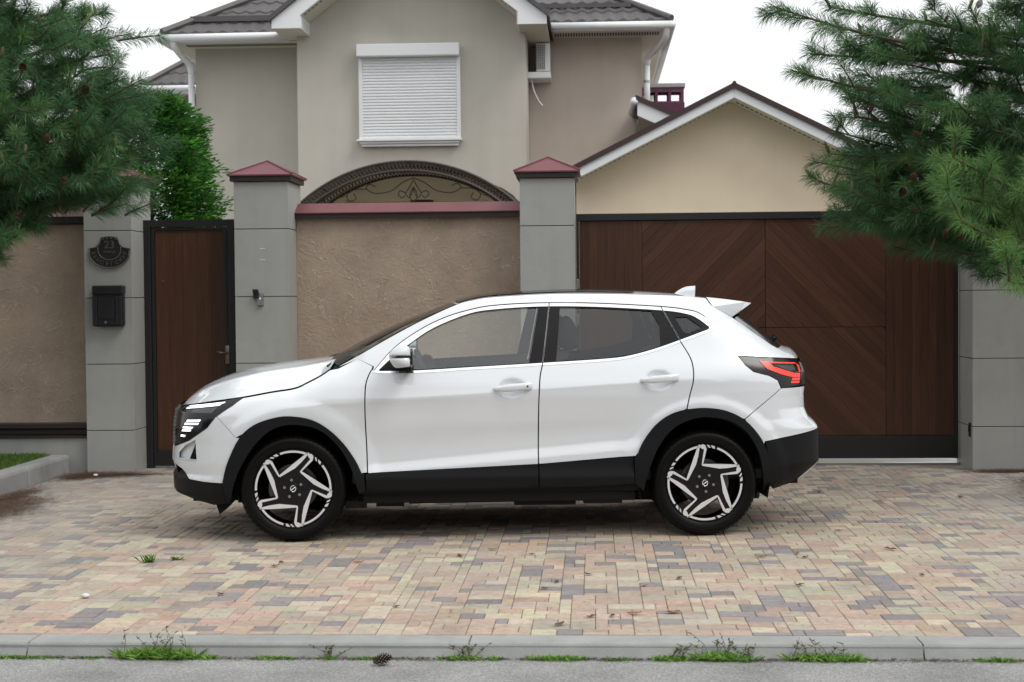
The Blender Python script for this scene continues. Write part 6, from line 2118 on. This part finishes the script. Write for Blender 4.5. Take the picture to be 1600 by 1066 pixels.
litter_k[:, 0] = P; litter_k[:, 1] = P + d * L_ * .5 + s * .002; litter_k[:, 2] = P + d * L_; litter_k[:, 3] = P + d * L_ * .5 - s * .002
tag(numpy_mesh('gutter_debris', litter_k.reshape(-1, 3), 4, np.array([.11, .08, .055]) * rg.uniform(.4, 1.5, 1600)[:, None], M['grass']), kind='stuff')

# fallen leaves, stone, cone on the road
LV = [(-.38, 9.34), (-.04, 8.65), (.98, 9.23), (-.21, 8.42), (-.27, 8.23), (.26, 8.31), (-.02, 7.5), (.08, 7.52), (.19, 7.57), (.38, 7.6), (-.17, 7.31), (1.24, 9.23), (1.21, 9.37), (-1.85, 9.05), (-1.86, 8.92), (1.09, 8.33), (2.78, 11.97), (1.76, 12.3), (.46, 8.53), (-.81, 9.27), (-.63, 9.51), (-1.0, 7.73), (-1.97, 8.06), (-1.39, 9.05), (1.79, 9.51), (1.8, 8.64), (1.6, 10.28)]
def leaf_mesh(seed):
    r_ = random.Random(seed)
    V = []; F = []
    n_ = 7
    for i in range(n_):
        u = i / (n_ - 1)
        w_ = .016 * math.sin(math.pi * min(1, u * .95 + .03)) * (1 + .35 * r_.uniform(-1, 1))
        zc_ = .004 + .010 * abs(u - .5) * r_.uniform(.4, 1.2)
        x_ = -.035 + .07 * u
        V += [(x_, -w_, zc_ + .008 * r_.random()), (x_, 0, zc_), (x_, w_, zc_ + .008 * r_.random())]
    for i in range(n_ - 1):
        for k in range(2):
            F.append((i * 3 + k, i * 3 + k + 1, i * 3 + 4 + k, i * 3 + 3 + k))
    V += [(-.035, -.001, .004), (-.035, .001, .004), (-.055, .001, .006)]
    F.append((len(V) - 3, len(V) - 2, len(V) - 1))
    return V, F
for kind_, mt_, lab in (('brown', 'leaf', 'dark brown curled dry leaf lying on the paving'), ('orange', 'leaf_orange', 'orange brown dry leaf lying on the paving')):
    ms = []
    for i in range(3):
        V, F = leaf_mesh(i + (10 if kind_ == 'orange' else 0))
        me = bpy.data.meshes.new('fallen_leaf'); me.from_pydata(V, [], F); me.materials.append(M[mt_]); ms.append(me)
    for i, (lx, ly) in enumerate(LV):
        is_o = i in (0, 2, 5, 8, 9, 12, 20, 23)
        if is_o != (kind_ == 'orange'): continue
        o = link(bpy.data.objects.new('fallen_leaf', ms[i % 3]))
        o.location = (lx, ly, .002)
        o.rotation_euler = (0, 0, rnd.uniform(0, 6.28))
        s_ = rnd.uniform(.7, 1.15); o.scale = (s_, s_, s_)
        tag(o, lab, 'leaf', 'fallen leaves on the paving')
def pebble(name, loc, r_, m, label, cat):
    bm = bmesh.new()
    bmesh.ops.create_icosphere(bm, subdivisions=2, radius=r_)
    for v in bm.verts:
        v.co *= 1 + .25 * math.sin(v.co.x * 90 + v.co.y * 70) * .5 + rnd.uniform(-.08, .08)
        v.co.z *= .6
    me = bpy.data.meshes.new(name); bm.to_mesh(me); bm.free(); me.materials.append(m)
    o = link(bpy.data.objects.new(name, me)); o.location = loc
    return tag(o, label, cat)
pebble('stone', (-2.665, 7.966, .014), .022, M['stone'], 'small white stone lying alone on the paving before the car nose', 'stone')
pebble('stone', (-4.40, 13.48, .02), .022, M['stone'], 'small white stone among brown needles at the number pillar', 'stone')
o = link(bpy.data.objects.new('fallen_pine_cone', cone_me))
o.location = (-.945, 6.78, ROAD_Z + .028); o.rotation_euler = (.2, 1.35, .5); o.scale = (.85, .85, .85)
tag(o, 'brown open pine cone lying on the asphalt by the kerb', 'pine cone')
